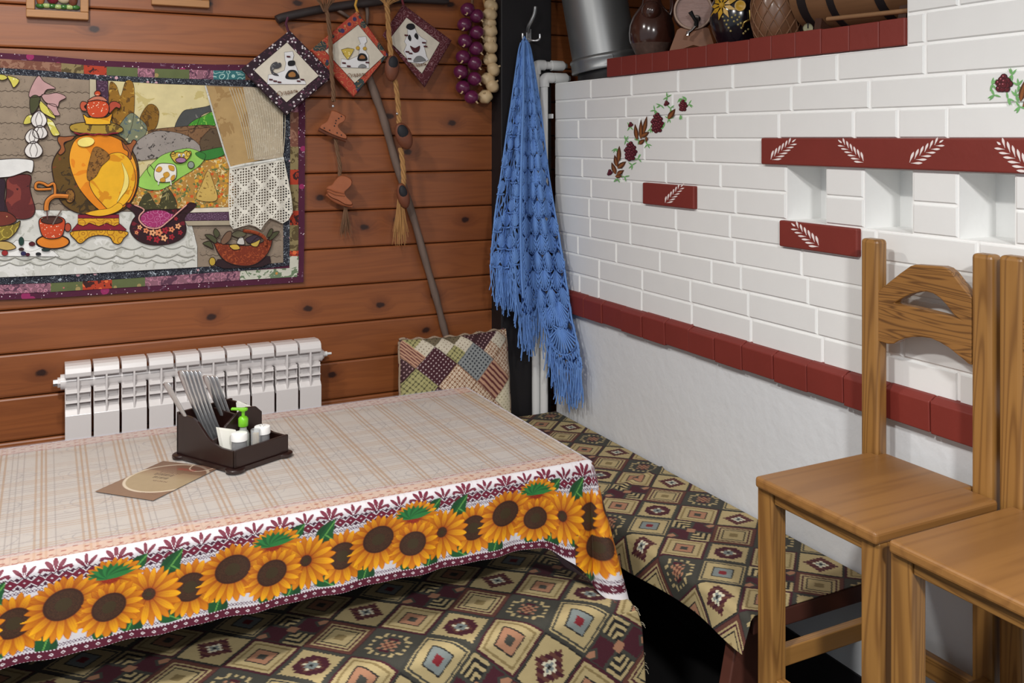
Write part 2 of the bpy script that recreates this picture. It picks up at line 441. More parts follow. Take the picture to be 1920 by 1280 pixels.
while q > 1.49:
    wq = .092+random.uniform(-.004, .004); q2 = max(q-wq, 1.487)
    mb.box((STP-.006+random.uniform(-.001,.001), q2+.0003, ZT+.001), (STP+.11, q-.0003, ZT+.065+random.uniform(-.0015,.0015))); q = q2
mb.box((STP+.06, 1.487, ZT), (2.68, 2.75, ZT+.063)); mb.box((STP, 1.487, ZT+.001), (STP+.11, 2.748, ZT+.062))
o = mb.build('trim_2', M['red_paint'], local=True, bevel=.003); tag(o, 'dark red brick edge of the shelf on top of the stove', kind='structure')
PB = STP-.012
trim_l = MB().box((PB, LINTEL[0], 1.437), (STP+.12, LINTEL[1], 1.509)).build('trim_3', M['red_paint'], local=True, bevel=.004); tag(trim_l, 'dark red lintel with white painted sprigs above the niches', kind='structure')
trim_a = MB().box((PB, 2.254, 1.292), (STP+.05, 2.523, 1.362)).build('trim_4', M['red_paint'], local=True, bevel=.004); tag(trim_a, 'single dark red brick with one white sprig below the berries', kind='structure')
trim_b = MB().box((PB, 1.6214, 1.219), (STP+.05, 1.8875, 1.2885)).build('trim_5', M['red_paint'], local=True, bevel=.004); tag(trim_b, 'dark red brick with a white sprig below the left niche', kind='structure')
o = MB().box((1.555, 3.165, 0), (1.775, 3.3, 2.75)).build('wall_post', M['black'], local=True, bevel=.004); tag(o, 'black wooden corner post behind the shawl', kind='structure')
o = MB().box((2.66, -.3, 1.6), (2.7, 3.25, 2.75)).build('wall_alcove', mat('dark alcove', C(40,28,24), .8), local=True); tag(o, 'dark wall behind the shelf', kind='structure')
# painted decoration on the stove
M['paint_white'] = mat('white brush paint', C(240,228,226), .6, var=.05)
M['paint_green'] = mat('green brush paint', C(120,180,110), .6, var=.3, vscale=60)
M['paint_brown'] = mat('brown leaf paint', C(86,48,24), .6, var=.45, vscale=70)
M['paint_dark'] = mat('dark berry outline', C(52,10,20), .6); M['paint_pink'] = mat('berry highlight', C(190,110,120), .5); M['paint_rust'] = mat('rust leaf stroke', C(140,84,40), .6, var=.3, vscale=60)
M['paint_berry'] = mat('berry paint', C(92,22,34), .5, var=.35, vscale=120)
def decal(mb, pts, p, m=0, th=.0012):
    mb.slab([atP(a, b_, p) for a, b_ in pts], (-th, 0, 0), m)
def crescent(ax, ay, ang, ln, wd, curve, pw=.8):
    out1, out2 = [], []
    for i in range(7):
        t = i/6; c = math.sin(PI*t**pw)*wd*.5+.15; bx = t*ln; by = curve*t*t*ln
        out1.append((bx, by-c)); out2.append((bx, by+c))
    ca, sa = math.cos(ang), math.sin(ang)
    return [(ax+x*ca-y*sa, ay+x*sa+y*ca) for x, y in out1+out2[::-1]]
def sprig(parent, p, base, tip, n=6, L0=17, wd=3.0, flip=1):
    mb = MB(); bx, by = base; tx, ty = tip; ang = math.atan2(ty-by, tx-bx)
    for i in range(n):
        t = (i+.05)/(n+.6); x = bx+(tx-bx)*t; y = by+(ty-by)*t
        for sd in (-1, 1):
            ln = 1.12*L0*(1.0-.35*t); k = sd*1.1
            x2 = x-math.sin(ang)*k+(1.6 if sd > 0 else 0)*math.cos(ang); y2 = y+math.cos(ang)*k+(1.6 if sd > 0 else 0)*math.sin(ang)
            a2 = ang+sd*.62; cv = -sd*.026*(17/L0)
            decal(mb, crescent(x2, y2, a2, ln*.92, wd*(1.1-.3*t), cv, 1.7), p)
    decal(mb, crescent(tx-(tx-bx)*.10, ty-(ty-by)*.10, ang, 9, wd*.8, .01), p)
    o = mb.build('painted_sprig', M['paint_white'], parent, local=True); o['label'] = 'white brushed leaf sprig'
sprig(trim_l, PB, (1446, 300), (1490, 263)); sprig(trim_l, PB, (1620, 304), (1574, 264)); sprig(trim_l, PB, (1706, 306), (1768, 263), L0=21, wd=3.8); sprig(trim_l, PB, (1934, 322), (1870, 266), L0=26, wd=4.6)
sprig(trim_a, PB, (1248, 381), (1280, 347), L0=12, wd=2.4); sprig(trim_b, PB, (1536, 462), (1486, 420), L0=18, wd=3.4)
PW = FR-.0008
def zc(x, y): return (1120+x/3.2, 100+y/3.2)
mb = MB()
LN = [0]
def leafp(a, b_, wd, m):
    (ax, ay), (bx, by) = a, b_; ang = math.atan2(by-ay, bx-ax); LN[0] += 1; e = .0000025*LN[0]; ln = math.hypot(bx-ax, by-ay)
    decal(mb, crescent(ax, ay, ang, ln, wd, .08 if m == 0 else .01), PW, m, .0006+.0004*m+e)
    if m == 1: decal(mb, crescent(ax, ay, ang, ln*.8, wd*.45, .01), PW, 5, .0011+e)
def berry(cx, cy, rx, ry, k, r):
    for i in range(k):
        a = 2.4*i; rr = math.sqrt((k-i-.7)/k); x, y = cx+rx*rr*math.cos(a)*.8, cy+ry*rr*math.sin(a)*.85
        decal(mb, ell(x, y, r, r, 9), PW, 3, .0016+.00004*i); decal(mb, ell(x, y, r*.82, r*.82, 9), PW, 2, .00162+.00004*i); decal(mb, ell(x-r*.2, y-r*.25, r*.22, r*.22, 6), PW, 4, .00164+.00004*i)
for (x, y) in [(320,450),(430,390),(380,310),(550,305),(500,370),(300,545),(170,520),(245,630),(120,750),(165,740),(345,340),(210,670),(440,330),(250,520),(400,440),(110,570),(195,440),(535,270),(495,270),(420,262)]:
    cx, cy = zc(x, y)
    for i in range(4):
        a = random.uniform(0, 6.28); leafp((cx, cy), (cx+9*math.cos(a), cy+9*math.sin(a)), 2.0, 0)
for a, b_, wd in [((240,520),(226,425),26),((262,515),(262,398),24),((278,480),(297,378),24),((262,500),(312,472),30),((250,545),(285,515),26),((128,650),(132,556),26),((120,680),(104,610),26),((112,725),(86,655),26),((122,690),(172,648),30),((118,728),(160,700),26),((108,738),(150,735),22),((425,395),(468,332),32),((295,500),(297,532),14)]:
    leafp(zc(*a), zc(*b_), wd/3.2, 1)
berry(*zc(200,590), 12, 20, 26, 3.6); berry(*zc(360,420), 12, 21, 26, 3.6); berry(*zc(515,315), 7.5, 12, 14, 3.2); berry(*zc(415,300), 4, 5, 5, 2.6); berry(*zc(200,428), 4, 5, 5, 2.4); berry(*zc(75,715), 4, 6, 5, 2.8)
o = mb.build('painted_berries', [M['paint_green'], M['paint_brown'], M['paint_berry'], M['paint_dark'], M['paint_pink'], M['paint_rust']], wall_stove, local=True); o['label'] = 'painted raspberry garland with brown leaves'
mb = MB()
for (cx, cy) in [(1860,158),(1864,178),(1898,140),(1905,180),(1890,185),(1912,200),(1910,160)]:
    for i in range(5):
        a = random.uniform(0, 6.28); leafp((cx, cy), (cx+13*math.cos(a), cy+13*math.sin(a)), 3.2, 0)
leafp((1914,190),(1922,150),12,1); leafp((1918,200),(1950,170),14,1)
berry(1882, 157, 15, 17, 12, 6.5); berry(1945, 200, 15, 17, 12, 6.5)
o = mb.build('painted_berries', [M['paint_green'], M['paint_brown'], M['paint_berry'], M['paint_dark'], M['paint_pink'], M['paint_rust']], wall_stove, local=True); o['label'] = 'painted raspberry near the right edge'
# ------------------------------------------------------------------ wall quilt (applique pieces are real cloth patches)
M['stitch'] = mat('dark stitching', C(42,20,18), .8, var=.1)
def cloth(name, col, spots=None):
    return printm(name, col, spots or [], weave=.3)
Q0 = 3.236
def layerq(l): return Q0-.0016*l
NP_ = [0]
def patch(name, pts, material, parent, layer=1, smooth=True, outline=.0011, th=.002, q0=None, close=True):
    NP_[0] += 1; q = (q0 if q0 is not None else Q0)-.0016*layer-.000003*(NP_[0] % 400)
    pp = smooth_closed(pts) if smooth else [Vector(p) for p in pts]
    mb = MB(); W = [atQ(p[0], p[1], q) for p in pp]
    mb.slab(W, (0, th, 0), 0)
    if outline:
        mb.tube([p+Vector((0, -.0003, 0)) for p in W], outline, 5, 1, closed=True)
    return mb.build(name, [material, M['stitch']], parent)
def strip(name, pts, r, material, parent, layer, q0=None, edge=0):
    q = (q0 if q0 is not None else Q0)-.0016*layer
    mb = MB(); W = [atQ(p[0], p[1], q) for p in smooth_open([Vector((a, b_)) for a, b_ in pts])]
    if edge: mb.tube([p+Vector((0,edge*1.7+.0012,0)) for p in W], r+edge, 8, 1)
    mb.tube(W, r, 6, 0); return mb.build(name, [material, M['stitch']], parent)

QX0 = -95
quilt = thing('wall_quilt', atQ(250, 550, Q0), 'large patchwork wall hanging with an applique samovar still life on the plank wall', 'wall hanging')
mag = cloth('magenta print', C(78,22,52), [(C(150,40,95),20,.26,'dot'),(C(120,90,110),34,.66,'noise'),(C(226,208,216),95,.17,'dot')])
navy = cloth('navy paisley print', C(28,30,42), [(C(120,128,140),80,.05,'ring'),(C(205,160,170),34,.20,'dot'),(C(170,180,190),90,.62,'noise')])
lace_w = cloth('white lace print', C(208,208,202), [(C(186,186,178),30,.58,'noise'),(C(222,222,218),16,.6,'noise')])
linen = cloth('grey linen', C(146,130,113), [(C(124,110,96),90,.62,'noise')])
outer = [(QX0,93),(0,99),(80,104),(180,113),(300,118),(400,121),(455,121),(573,127),(572,240),(571,420),(569,529),(480,534),(380,540),(280,547),(180,553),(100,558),(0,562),(QX0,566)]
def base_mesh():
    mb = MB(); mb.slab([atQ(a, b_, Q0) for a, b_ in outer], (0, .010, 0)); return mb
base_mesh().build('border', mag, quilt)
mid = [(QX0+12,104),(0,110),(80,115),(180,123),(300,128),(400,131),(455,132),(560,137),(560,240),(559,420),(557,518),(480,524),(380,530),(280,537),(180,543),(100,548),(0,552),(QX0+12,556)]
pats = [('rust', C(120,75,60), [(C(150,110,90),40,.54,'noise')]), ('tan', C(140,125,85), [(C(90,75,45),30,.54,'noise')]), ('poppy', C(175,60,35), [(C(225,110,60),30,.25,'dot'),(C(60,25,25),40,.57,'noise')]),
        ('moss', C(95,105,65), [(C(160,140,90),30,.24,'dot'),(C(200,110,110),24,.13,'dot')]), ('pink', C(140,95,110), [(C(190,130,150),50,.11,'ring'),(C(90,55,75),40,.56,'noise')]), ('teal', C(50,110,115), [(C(170,205,200),40,.09,'ring')]), ('daisy', C(205,205,190), [(C(110,130,100),26,.54,'noise'),(C(200,140,70),22,.12,'dot')])]
PM = {n: cloth(n+' print', c, s) for n, c, s in pats}
def mid_patch(pts, key): patch('border_patch', pts, PM[key], quilt, 1.2, False, 0, .002)
def topy(x, f):  # along the top edge of the border
    return np.interp(x, [QX0,0,80,180,300,400,455,573], [93,99,104,113,118,121,121,127])+f
def boty(x, f): return np.interp(x, [QX0,0,100,180,280,380,480,569], [566,562,558,553,547,540,534,529])-f
for x0, x1, k in [(QX0+12,0,'moss'),(0,115,'rust'),(115,157,'tan'),(157,200,'poppy'),(200,258,'moss'),(258,290,'pink'),(290,355,'moss'),(355,400,'pink'),(400,460,'teal'),(460,560,'rust')]:
    mid_patch([(x0, topy(x0,11)),(x1, topy(x1,11)),(x1, topy(x1,28)),(x0, topy(x0,28))], k)
for x0, x1, k in [(QX0+12,0,'pink'),(0,95,'pink'),(95,155,'moss'),(155,210,'poppy'),(210,272,'moss'),(272,450,'pink'),(450,557,'daisy')]:
    mid_patch([(x0, boty(x0,28)),(x1, boty(x1,28)),(x1, boty(x1,11)),(x0, boty(x0,11))], k)
for y0, y1, k in [(140,210,'pink'),(210,275,'rust'),(275,318,'tan'),(318,346,'poppy'),(346,395,'tan'),(395,422,'poppy'),(422,470,'tan'),(470,480,'poppy'),(480,512,'daisy')]:
    mid_patch([(543,y0),(560,y0),(559,y1),(543,y1)], k)
inn = [(QX0+30,120),(0,127),(80,132),(180,140),(300,146),(400,149),(455,150),(544,154),(544,300),(543,497),(480,505),(380,512),(280,519),(180,526),(100,530),(0,533),(QX0+30,537)]
patch('inner_border', inn, navy, quilt, 2, False, 0)
panel = [(QX0+42,130),(0,139),(80,144),(180,151),(300,157),(400,160),(530,165),(531,300),(531,492),(480,496),(380,500),(280,506),(180,512),(100,516),(0,520),(QX0+42,524)]
patch('linen_panel', panel, linen, quilt, 3, False, 0)
tm_ = mat('linen thread', C(112,98,84), .9)
for k in range(11):   # quilting lines in the linen
    y = 170+k*30
    for a, b_ in (((-50), 175), (375, 530)):
        if a > 0 and y < 425: continue
        MB().tube([atQ(x, y+1.5*math.sin(x*.5)+x*.02, layerq(3)-.0016) for x in range(int(a), b_, 4)], .0007, 4).build('quilting_stitch', tm_, quilt)
# window picture
win = patch('window_scene', [(203,151),(300,157),(390,160),(432,310),(428,396),(252,396),(250,300),(203,240)], cloth('pale sky', C(212,199,150), [(C(196,180,120),14,.58,'noise')]), quilt, 4, False, .0006)
def wp(nm, pts, col, spots=None, l=5, sm=True, ol=.0006): return patch(nm, pts, cloth(nm+' cloth', col, spots), win, l, sm, ol)
wp('tree', [(206,156),(218,160),(226,180),(236,152),(250,157),(252,200),(246,240),(232,262),(214,235),(204,205)], C(146,104,30), [(C(96,66,22),50,.58,'noise'),(C(190,150,60),40,.62,'noise')])
wp('bush', [(262,225),(275,199),(288,196),(298,210),(293,238),(278,246)], C(130,92,26), [(C(86,58,18),60,.58,'noise')])
wp('meadow_flowers', [(222,238),(244,212),(262,222),(276,240),(264,262),(236,268),(218,256)], C(120,126,100), [(C(80,100,110),60,.58,'noise'),(C(200,190,150),44,.2,'dot')])
wp('dark_hill', [(328,243),(342,210),(362,204),(385,200),(400,196),(402,206),(378,216),(364,240)], C(72,74,74), [(C(120,120,115),20,.6,'noise')])
wp('hedge', [(352,240),(360,228),(380,218),(401,210),(404,234),(380,240)], C(64,142,44), [(C(150,205,80),60,.6,'noise')])
wp('brown_field', [(278,246),(330,238),(402,236),(408,266),(378,284),(300,264)], C(126,92,62), [(C(86,60,40),50,.58,'noise')])
wp('grey_field', [(252,272),(272,254),(300,245),(345,252),(372,270),(374,284),(340,290),(300,296),(250,300)], C(150,142,136), [(C(70,64,62),60,.6,'noise')], 6)
wp('ploughed_field', [(376,262),(404,240),(416,284),(382,288)], C(92,74,54), [(C(66,50,36),40,.6,'noise')], 6)
wp('meadow', [(258,348),(268,325),(290,302),(310,288),(350,278),(374,284),(386,292),(372,312),(340,332),(300,356)], C(150,202,92), None, 7)
wp('far_meadow', [(366,288),(384,282),(418,276),(420,290),(386,300)], C(52,124,50), None, 7)
wp('flower_field', [(300,352),(340,330),(372,304),(405,292),(428,302),(430,394),(258,394),(256,350),(280,358)], C(178,132,62), [(C(96,112,60),44,.56,'noise'),(C(226,206,150),60,.60,'noise'),(C(216,160,50),50,.30,'dot'),(C(206,92,36),40,.22,'dot')], 6)
wp('haystack', [(368,372),(378,345),(390,320),(400,342),(408,370),(396,378)], C(200,168,90), [(C(140,108,50),60,.6,'noise')], 8)
wp('shrub', [(262,394),(276,360),(296,385),(312,350),(330,390)], C(64,62,34), [(C(150,140,90),50,.6,'noise')], 8)
cow = patch('cow', [(289,322),(296,308),(312,306),(328,310),(331,326),(326,338),(308,342),(292,338)], cloth('cow hide', C(230,226,216)), win, 9)
patch('cow_head', [(319,290),(326,289),(332,285),(342,286),(350,282),(357,290),(350,300),(340,306),(328,304)], cloth('cow yellow', C(212,180,70)), win, 10)
patch('cow_muzzle', ell(339,300,10,5), cloth('cow mauve', C(160,112,150)), win, 11)
for pts in ([(292,320),(298,312),(304,315),(300,322)], [(306,326),(314,322),(318,328),(310,334)], [(300,336),(308,332),(310,340),(302,341)], [(316,310),(326,312),(326,320),(318,318)], [(322,330),(328,328),(326,337),(320,337)]): patch('cow_spot', pts, cloth('ochre spot', C(204,150,50)), cow, 10, True, .0003)
for x in (336, 344): patch('cow_eye', ell(x, 291, 2.6, 3.4, 10), M['enamel'], win, 11.5, True, .0003); patch('cow_pupil', ell(x+.4, 292.4, 1.1, 1.4, 8), M['stitch'], win, 12, True, 0)
patch('cow_ear', [(320,288),(326,284),(329,291),(322,293)], cloth('cow ear', C(206,166,60)), win, 9.5); patch('cow_ear', [(350,286),(357,283),(358,290),(351,293)], cloth('cow ear', C(206,166,60)), win, 9.5)
patch('stone_eye', ell(358, 309, 6, 6.5), cloth('grey stone', C(140,150,140)), win, 10)
strip('cow_legs', [(297,340),(297,346)], .0022, M['enamel'], win, 9); strip('cow_legs', [(320,340),(321,347)], .0022, M['enamel'], win, 9); strip('cow_tail', [(289,318),(280,308),(276,318),(282,330)], .0008, M['stitch'], win, 9)
patch('window_jamb', [(181,150),(202,152),(204,196),(181,194)], cloth('purple print', C(70,42,66), [(C(130,100,125),50,.06,'ring')]), quilt, 5, False, .0006)
patch('window_jamb', [(168,148),(180,149),(181,192),(168,190)], cloth('pale linen', C(186,176,150)), quilt, 5, False, .0006)
patch('window_sill', [(330,391),(430,388),(430,397),(330,400)], cloth('sill white', C(222,214,196)), quilt, 8, False, .0005)
patch('window_sill', [(336,399),(430,397),(430,413),(340,414)], cloth('purple paisley', C(82,54,76), [(C(150,120,150),60,.06,'ring')]), quilt, 8, False, .0006)
patch('window_sill', [(346,414),(440,413),(440,422),(352,423)], cloth('sill linen', C(168,156,134)), quilt, 8, False, .0005)
# curtain with lace
cur = patch('curtain', [(386,161),(420,162),(531,166),(531,294),(490,300),(460,306),(430,313),(410,240)], cloth('ochre voile', C(178,148,100), [(C(160,128,82),10,.55,'noise')]), quilt, 9, False, .0004)
mb = MB()
for i in range(20):
    x0 = 430+i*5.3; x1 = 466+i*3.4
    mb.tube([atQ(x0+(x1-x0)*t+4*math.sin(3*t), 165+(133-i*.6)*t, layerq(10.2)) for t in np.linspace(0, 1, 9)], .0013, 4)
mb.build('curtain_stripes', cloth('voile stripe', C(205,194,170)), cur)
patch('curtain_tulle', [(456,163),(531,166),(531,294),(500,299),(476,300),(470,250),(462,200)], cloth('grey tulle', C(176,162,140), [(C(196,186,168),80,.58,'noise')]), quilt, 9.7, False, 0, .0006)
strip('curtain_trim', [(385,160),(395,195),(408,240),(420,280),(431,313)], .0030, lace_w, quilt, 10.5)
strip('curtain_tie', [(430,316),(460,309),(500,303),(532,297)], .0065, lace_w, quilt, 11)
def lace_panel():
    edge = [(431,318),(480,310),(532,300),(538,330),(546,372),(548,398),(540,412),(530,418),(518,412),(506,408),(496,418),(489,430),(480,424),(468,420),(452,424),(438,429),(432,420),(429,380)]
    E = [Vector(p) for p in edge]
    def inside(x, y):
        c = False
        for i in range(len(E)):
            a, b_ = E[i], E[i-1]
            if (a.y > y) != (b_.y > y) and x < (b_.x-a.x)*(y-a.y)/(b_.y-a.y)+a.x: c = not c
        return c
    xs = np.arange(428, 550, 1.0); ys = np.arange(298, 432, 1.0)
    P = np.zeros((len(xs), len(ys), 3)); mask = np.zeros((len(xs)-1, len(ys)-1), bool)
    for i, x in enumerate(xs):
        for j, y in enumerate(ys):
            P[i,j] = atQ(x, y, layerq(11.5)-.008-.0035*math.sin(x*.22))
            if i < len(xs)-1 and j < len(ys)-1:
                xc, yc = x+.5, y+.5-(x-430)*-.17
                hole = (int(xc) % 5 in (0,1,2)) and (int(yc) % 5 in (0,1,2))
                zig = abs(((xc+0) % 34)-17)*1.25
                solid_ = ((yc+zig) % 44) < 13 and ((yc+zig) % 44) > 5 or ((yc-zig) % 44) < 6
                mask[i,j] = inside(x+.5, y+.5) and not (hole and not solid_)
    grid_obj('lace_panel', P, None, M['lace'], cur, solid=.0016, mask=mask, smooth=False)
    mb = MB(); mb.tube([atQ(a, b_, layerq(11.6)-.008) for a, b_ in edge], .0022, 5, closed=True); mb.build('lace_edging', M['lace'], cur)
M['lace'] = cloth('cotton lace', C(222,218,206))
lace_panel()
# the table inside the picture
tcl = patch('picture_tablecloth', [(QX0+45,398),(0,396),(60,393),(200,396),(354,398),(362,430),(370,462),(370,501),(280,506),(180,512),(100,516),(0,520),(QX0+45,523)], lace_w, quilt, 5, False, .0005)
mb = MB()
for row, y in ((0, 466), (1, 482), (2, 492)):
    pts = []
    for x in range(-40, 368, 3): pts.append(atQ(x, y+6*abs(math.sin((x+10*row)*PI/38))-x*.018, layerq(6)))
    mb.tube(pts, (.0018, .0026, .0016)[row], 4)
mb.build('lace_scallops', cloth('grey lace', C(172,172,164)), tcl)
# samovar
gold_olive = cloth('olive brown', C(96,70,24), [(C(60,44,18),30,.58,'noise'),(C(120,60,30),14,.62,'noise')]); orange = cloth('orange satin', C(222,132,22), [(C(236,160,40),8,.55,'noise')])
yellow = cloth('yellow satin', C(232,176,36), [(C(212,140,20),10,.58,'noise')]); crimson = cloth('crimson print', C(128,24,44), [(C(200,90,100),40,.08,'dot')]); yfloral = cloth('yellow flowers', C(216,160,34), [(C(160,96,20),36,.10,'ring')])
polka = printm('orange polka', C(196,72,34), [(C(244,226,196),150,.24,'dot')]); pale = cloth('pale yellow', C(240,218,120)); tapor = cloth('tap orange', C(206,124,48)); brownp = cloth('gold brown print', C(140,96,40), [(C(90,58,22),90,.55,'noise')])
sam = patch('samovar', [(98,322),(100,300),(112,280),(130,262),(150,252),(182,249),(214,252),(234,262),(248,282),(258,306),(260,340),(252,368),(238,388),(218,400),(190,405),(158,402),(130,392),(110,370)], gold_olive, quilt, 7, outline=.0016)
def sp(nm, pts, m, l, sm=True, ol=.0008, outline=None): return patch(nm, pts, m, sam, l, sm, outline or ol)
sp('body_panel', [(130,300),(134,275),(146,258),(172,253),(204,254),(230,266),(246,288),(256,315),(256,350),(244,378),(222,394),(198,399),(176,385),(150,355),(136,326)], orange, 8)
sp('body_panel', [(168,340),(180,315),(200,292),(225,286),(244,300),(254,330),(248,362),(232,384),(208,394),(190,380),(174,360)], yellow, 9)
sp('body_panel', [(160,400),(180,394),(205,390),(222,380),(230,388),(214,399),(186,405)], yellow, 10, True, .0005)
sp('body_panel', [(163,325),(168,300),(176,277),(190,278),(206,294),(190,312),(180,330),(166,338)], brownp, 10, True, .0005)
sp('highlight', [(228,304),(240,328),(240,350),(228,368),(219,379),(230,350),(233,328)], pale, 11, True, .0003); sp('highlight', ell(161,266,16,9,16,-8), pale, 11, True, .0003)
sp('rim', [(131,236),(148,230),(182,229),(214,231),(230,240),(226,248),(200,251),(160,250),(136,246)], cloth('antique gold', C(168,138,52), [(C(96,74,30),22,.58,'noise')]), 10, outline=.0012)
strip('collar_trim', [(139,248),(150,252),(162,250),(174,253),(186,251),(198,253),(210,250),(222,249)], .0026, crimson, sam, 11)
sp('crown', [(156,214),(166,220),(180,218),(198,220),(210,213),(207,228),(204,233),(164,233),(160,228)], yellow, 11, outline=.0012)
tea = sp('teapot', [(162,200),(166,190),(178,186),(192,187),(202,194),(205,204),(201,214),(192,220),(174,220),(165,213)], polka, 12, outline=.0014)
patch('teapot_lid', [(164,190),(172,183),(182,180),(194,182),(201,190),(182,187)], cloth('rose', C(196,120,96)), sam, 13); patch('teapot_knob', ell(183,175,6,5), polka, sam, 13)
patch('teapot_handle', [(164,193),(154,190),(150,198),(154,207),(164,207),(158,200)], cloth('terracotta', C(186,84,56)), sam, 11.5)
patch('teapot_spout', [(204,206),(206,193),(216,190),(226,196),(224,203),(218,201),(212,206),(206,212)], cloth('terracotta red', C(170,70,50)), sam, 11.5)
for pts in ([(139,255),(122,256),(110,256),(108,264),(114,276),(109,286),(114,290),(122,282),(120,268),(134,262)], [(228,262),(234,270),(244,269),(250,262),(256,266),(250,276),(246,290),(246,298),(240,296),(240,284),(232,278)]):
    sp('handle', pts, cloth('brown handle', C(150,86,46)), 8, True, .0012)
sp('foot', [(146,402),(223,402),(223,409),(146,409)], crimson, 8, False); sp('foot', [(146,409),(223,409),(223,420),(214,424),(200,418),(185,424),(168,418),(156,424),(146,420)], yfloral, 8.5, False)
sp('foot', [(134,432),(146,418),(223,418),(237,430),(234,434),(136,434)], crimson, 8, False); sp('foot', [(137,433),(234,433),(231,448),(224,457),(213,455),(205,444),(185,441),(167,445),(152,456),(142,450)], yfloral, 9, True, .0012)
tapo = sp('tap_boss', ell(131,367,9,13), brownp, 9, True, .0012)
strip('tap', [(128,368),(112,367),(100,368),(90,376),(87,386),(87,394)], .0070, tapor, sam, 10, edge=.0014)
strip('tap_handle', [(103,364),(103,352),(100,344),(90,348),(82,344),(72,342),(67,346),(68,354),(80,355),(96,354)], .0038, tapor, sam, 10, edge=.0013)
# cup, saucer, ladle jug, jar, bowl, fruit, garlic
cup = patch('cup', [(73,414),(80,407),(97,405),(114,407),(122,414),(120,432),(115,443),(104,447),(90,447),(80,442),(75,430)], polka, quilt, 9, outline=.0014)
patch('tea_surface', ell(97,413,20,6.5), cloth('tea brown', C(74,44,36)), cup, 10); patch('cup_handle', ell(127,426,6,8), cloth('cup red', C(176,70,44)), cup, 8.5)
strip('spoon', [(99,421),(106,408),(115,394)], .0022, cloth('spoon grey', C(120,104,96)), cup, 11); strip('tea_stream', [(88,394),(89,412)], .0018, cloth('stream', C(110,70,66)), cup, 10.5)
patch('saucer', ell(99,453,31,13), cloth('saucer orange', C(222,128,34), [(C(140,40,24),34,.1,'dot')]), quilt, 7.5, outline=.0022)
FL3 = [cloth('coral flower', C(226,140,96)), cloth('peach flower', C(232,168,120)), cloth('red flower', C(160,30,48)), cloth('flower eye', C(90,40,20))]
jug = patch('ladle_jug', [(244,432),(248,414),(254,404),(246,394),(236,386),(240,380),(254,386),(270,393),(290,392),(330,392),(346,388),(356,380),(368,383),(362,392),(350,402),(346,412),(349,430),(342,446),(318,457),(284,459),(258,450)], cloth('dark floral', C(46,16,26), [(C(110,24,40),26,.58,'noise')]), quilt, 8, outline=.0014)
for x, y, r_, c in ((274,432,6,0),(286,436,7,1),(298,436,8,0),(310,432,7,2),(322,430,6,0),(334,424,6,1),(280,446,6,2),(294,449,7,2),(308,446,7,1),(322,444,6,2),(262,426,5,1),(338,436,5,2),(256,436,4,0),(330,410,4,2)):
    f_ = [(x+r_*(1+.28*math.cos(5*t_))*math.cos(t_)*.8, y+r_*(1+.28*math.cos(5*t_))*math.sin(t_)*.8) for t_ in np.linspace(0, 2*PI, 21)[:-1]]
    patch('printed_flower', f_, FL3[c], jug, 8.6, False, 0, .001); patch('flower_eye', ell(x, y, r_*.25, r_*.25, 8), FL3[3], jug, 8.9, False, 0, .001)
patch('jug_inset', [(263,412),(268,400),(284,394),(306,394),(320,400),(326,402),(312,416),(296,426),(276,424)], cloth('pink print', C(158,48,104), [(C(220,150,190),50,.05,'ring')]), jug, 9)
strip('jug_braid', [(252,384),(270,393),(262,404),(262,414),(276,426),(298,427),(316,414),(334,398),(350,384)], .0024, cloth('pink braid', C(220,160,150), [(C(150,60,70),160,.2,'dot')]), jug, 10)
jar = patch('jam_jar', [(16,332),(56,328),(56,350),(60,370),(66,392),(60,406),(44,411),(24,408),(10,398),(12,360)], cloth('jam', C(96,36,36), [(C(130,56,48),12,.55,'noise'),(C(60,20,28),9,.58,'noise')]), quilt, 7, outline=.0012)
patch('jar_cover', [(QX0+70,302),(0,299),(30,297),(56,299),(63,304),(60,323),(50,321),(36,326),(20,331),(0,333),(QX0+70,336)], cloth('white cotton', C(222,222,220), [(C(130,150,150),24,.1,'dot')]), jar, 8)
patch('jar_side', [(QX0+70,336),(0,334),(10,340),(8,372),(14,398),(0,404),(QX0+70,402)], cloth('plum', C(46,26,40)), jar, 7.6)
bowl = patch('fruit_bowl', [(-30,424),(0,424),(26,420),(38,414),(32,432),(18,446),(4,451),(-30,452)], cloth('olive gold', C(130,112,40), [(C(190,170,70),30,.1,'ring')]), quilt, 9, outline=.0012)
patch('berries', [(-30,400),(4,396),(20,400),(31,412),(20,420),(0,424),(-30,426)], cloth('mixed berries', C(110,46,34), [(C(210,160,110),46,.26,'dot')]), bowl, 8.6)
patch('melon_slice', [(-30,452),(2,452),(18,454),(30,464),(14,469),(-6,466),(-30,468)], cloth('melon', C(190,160,90), [(C(110,100,50),50,.2,'dot'),(C(200,80,40),16,.62,'noise')]), quilt, 9)
patch('napkin', [(0,480),(30,450),(60,452),(72,462),(100,470),(112,481)], cloth('white napkin', C(232,232,230)), quilt, 6.5, False, .0005)
for x, y, rx, ry, c in ((60,457,6,4,C(80,20,30)),(44,475,5,4,C(40,36,80)),(52,477,4,3,C(80,20,40)),(9,474,6,5,C(150,40,40)),(72,476,5,3,C(30,34,40)),(40,452,5,8,C(30,60,52)),(86,468,8,3,C(30,50,48)),(40,467,5,3,C(60,34,30))):
    patch('berry', ell(x, y, rx, ry, 10), cloth('berry tint', c), quilt, 10, outline=.0004)
bask = patch('fruit_basket', [(400,450),(410,455),(430,458),(470,460),(500,450),(510,440),(508,462),(496,482),(476,496),(450,498),(424,490),(408,472)], cloth('basket boucle', C(122,46,22), [(C(170,80,40),120,.58,'noise')]), quilt, 8, outline=.0016)
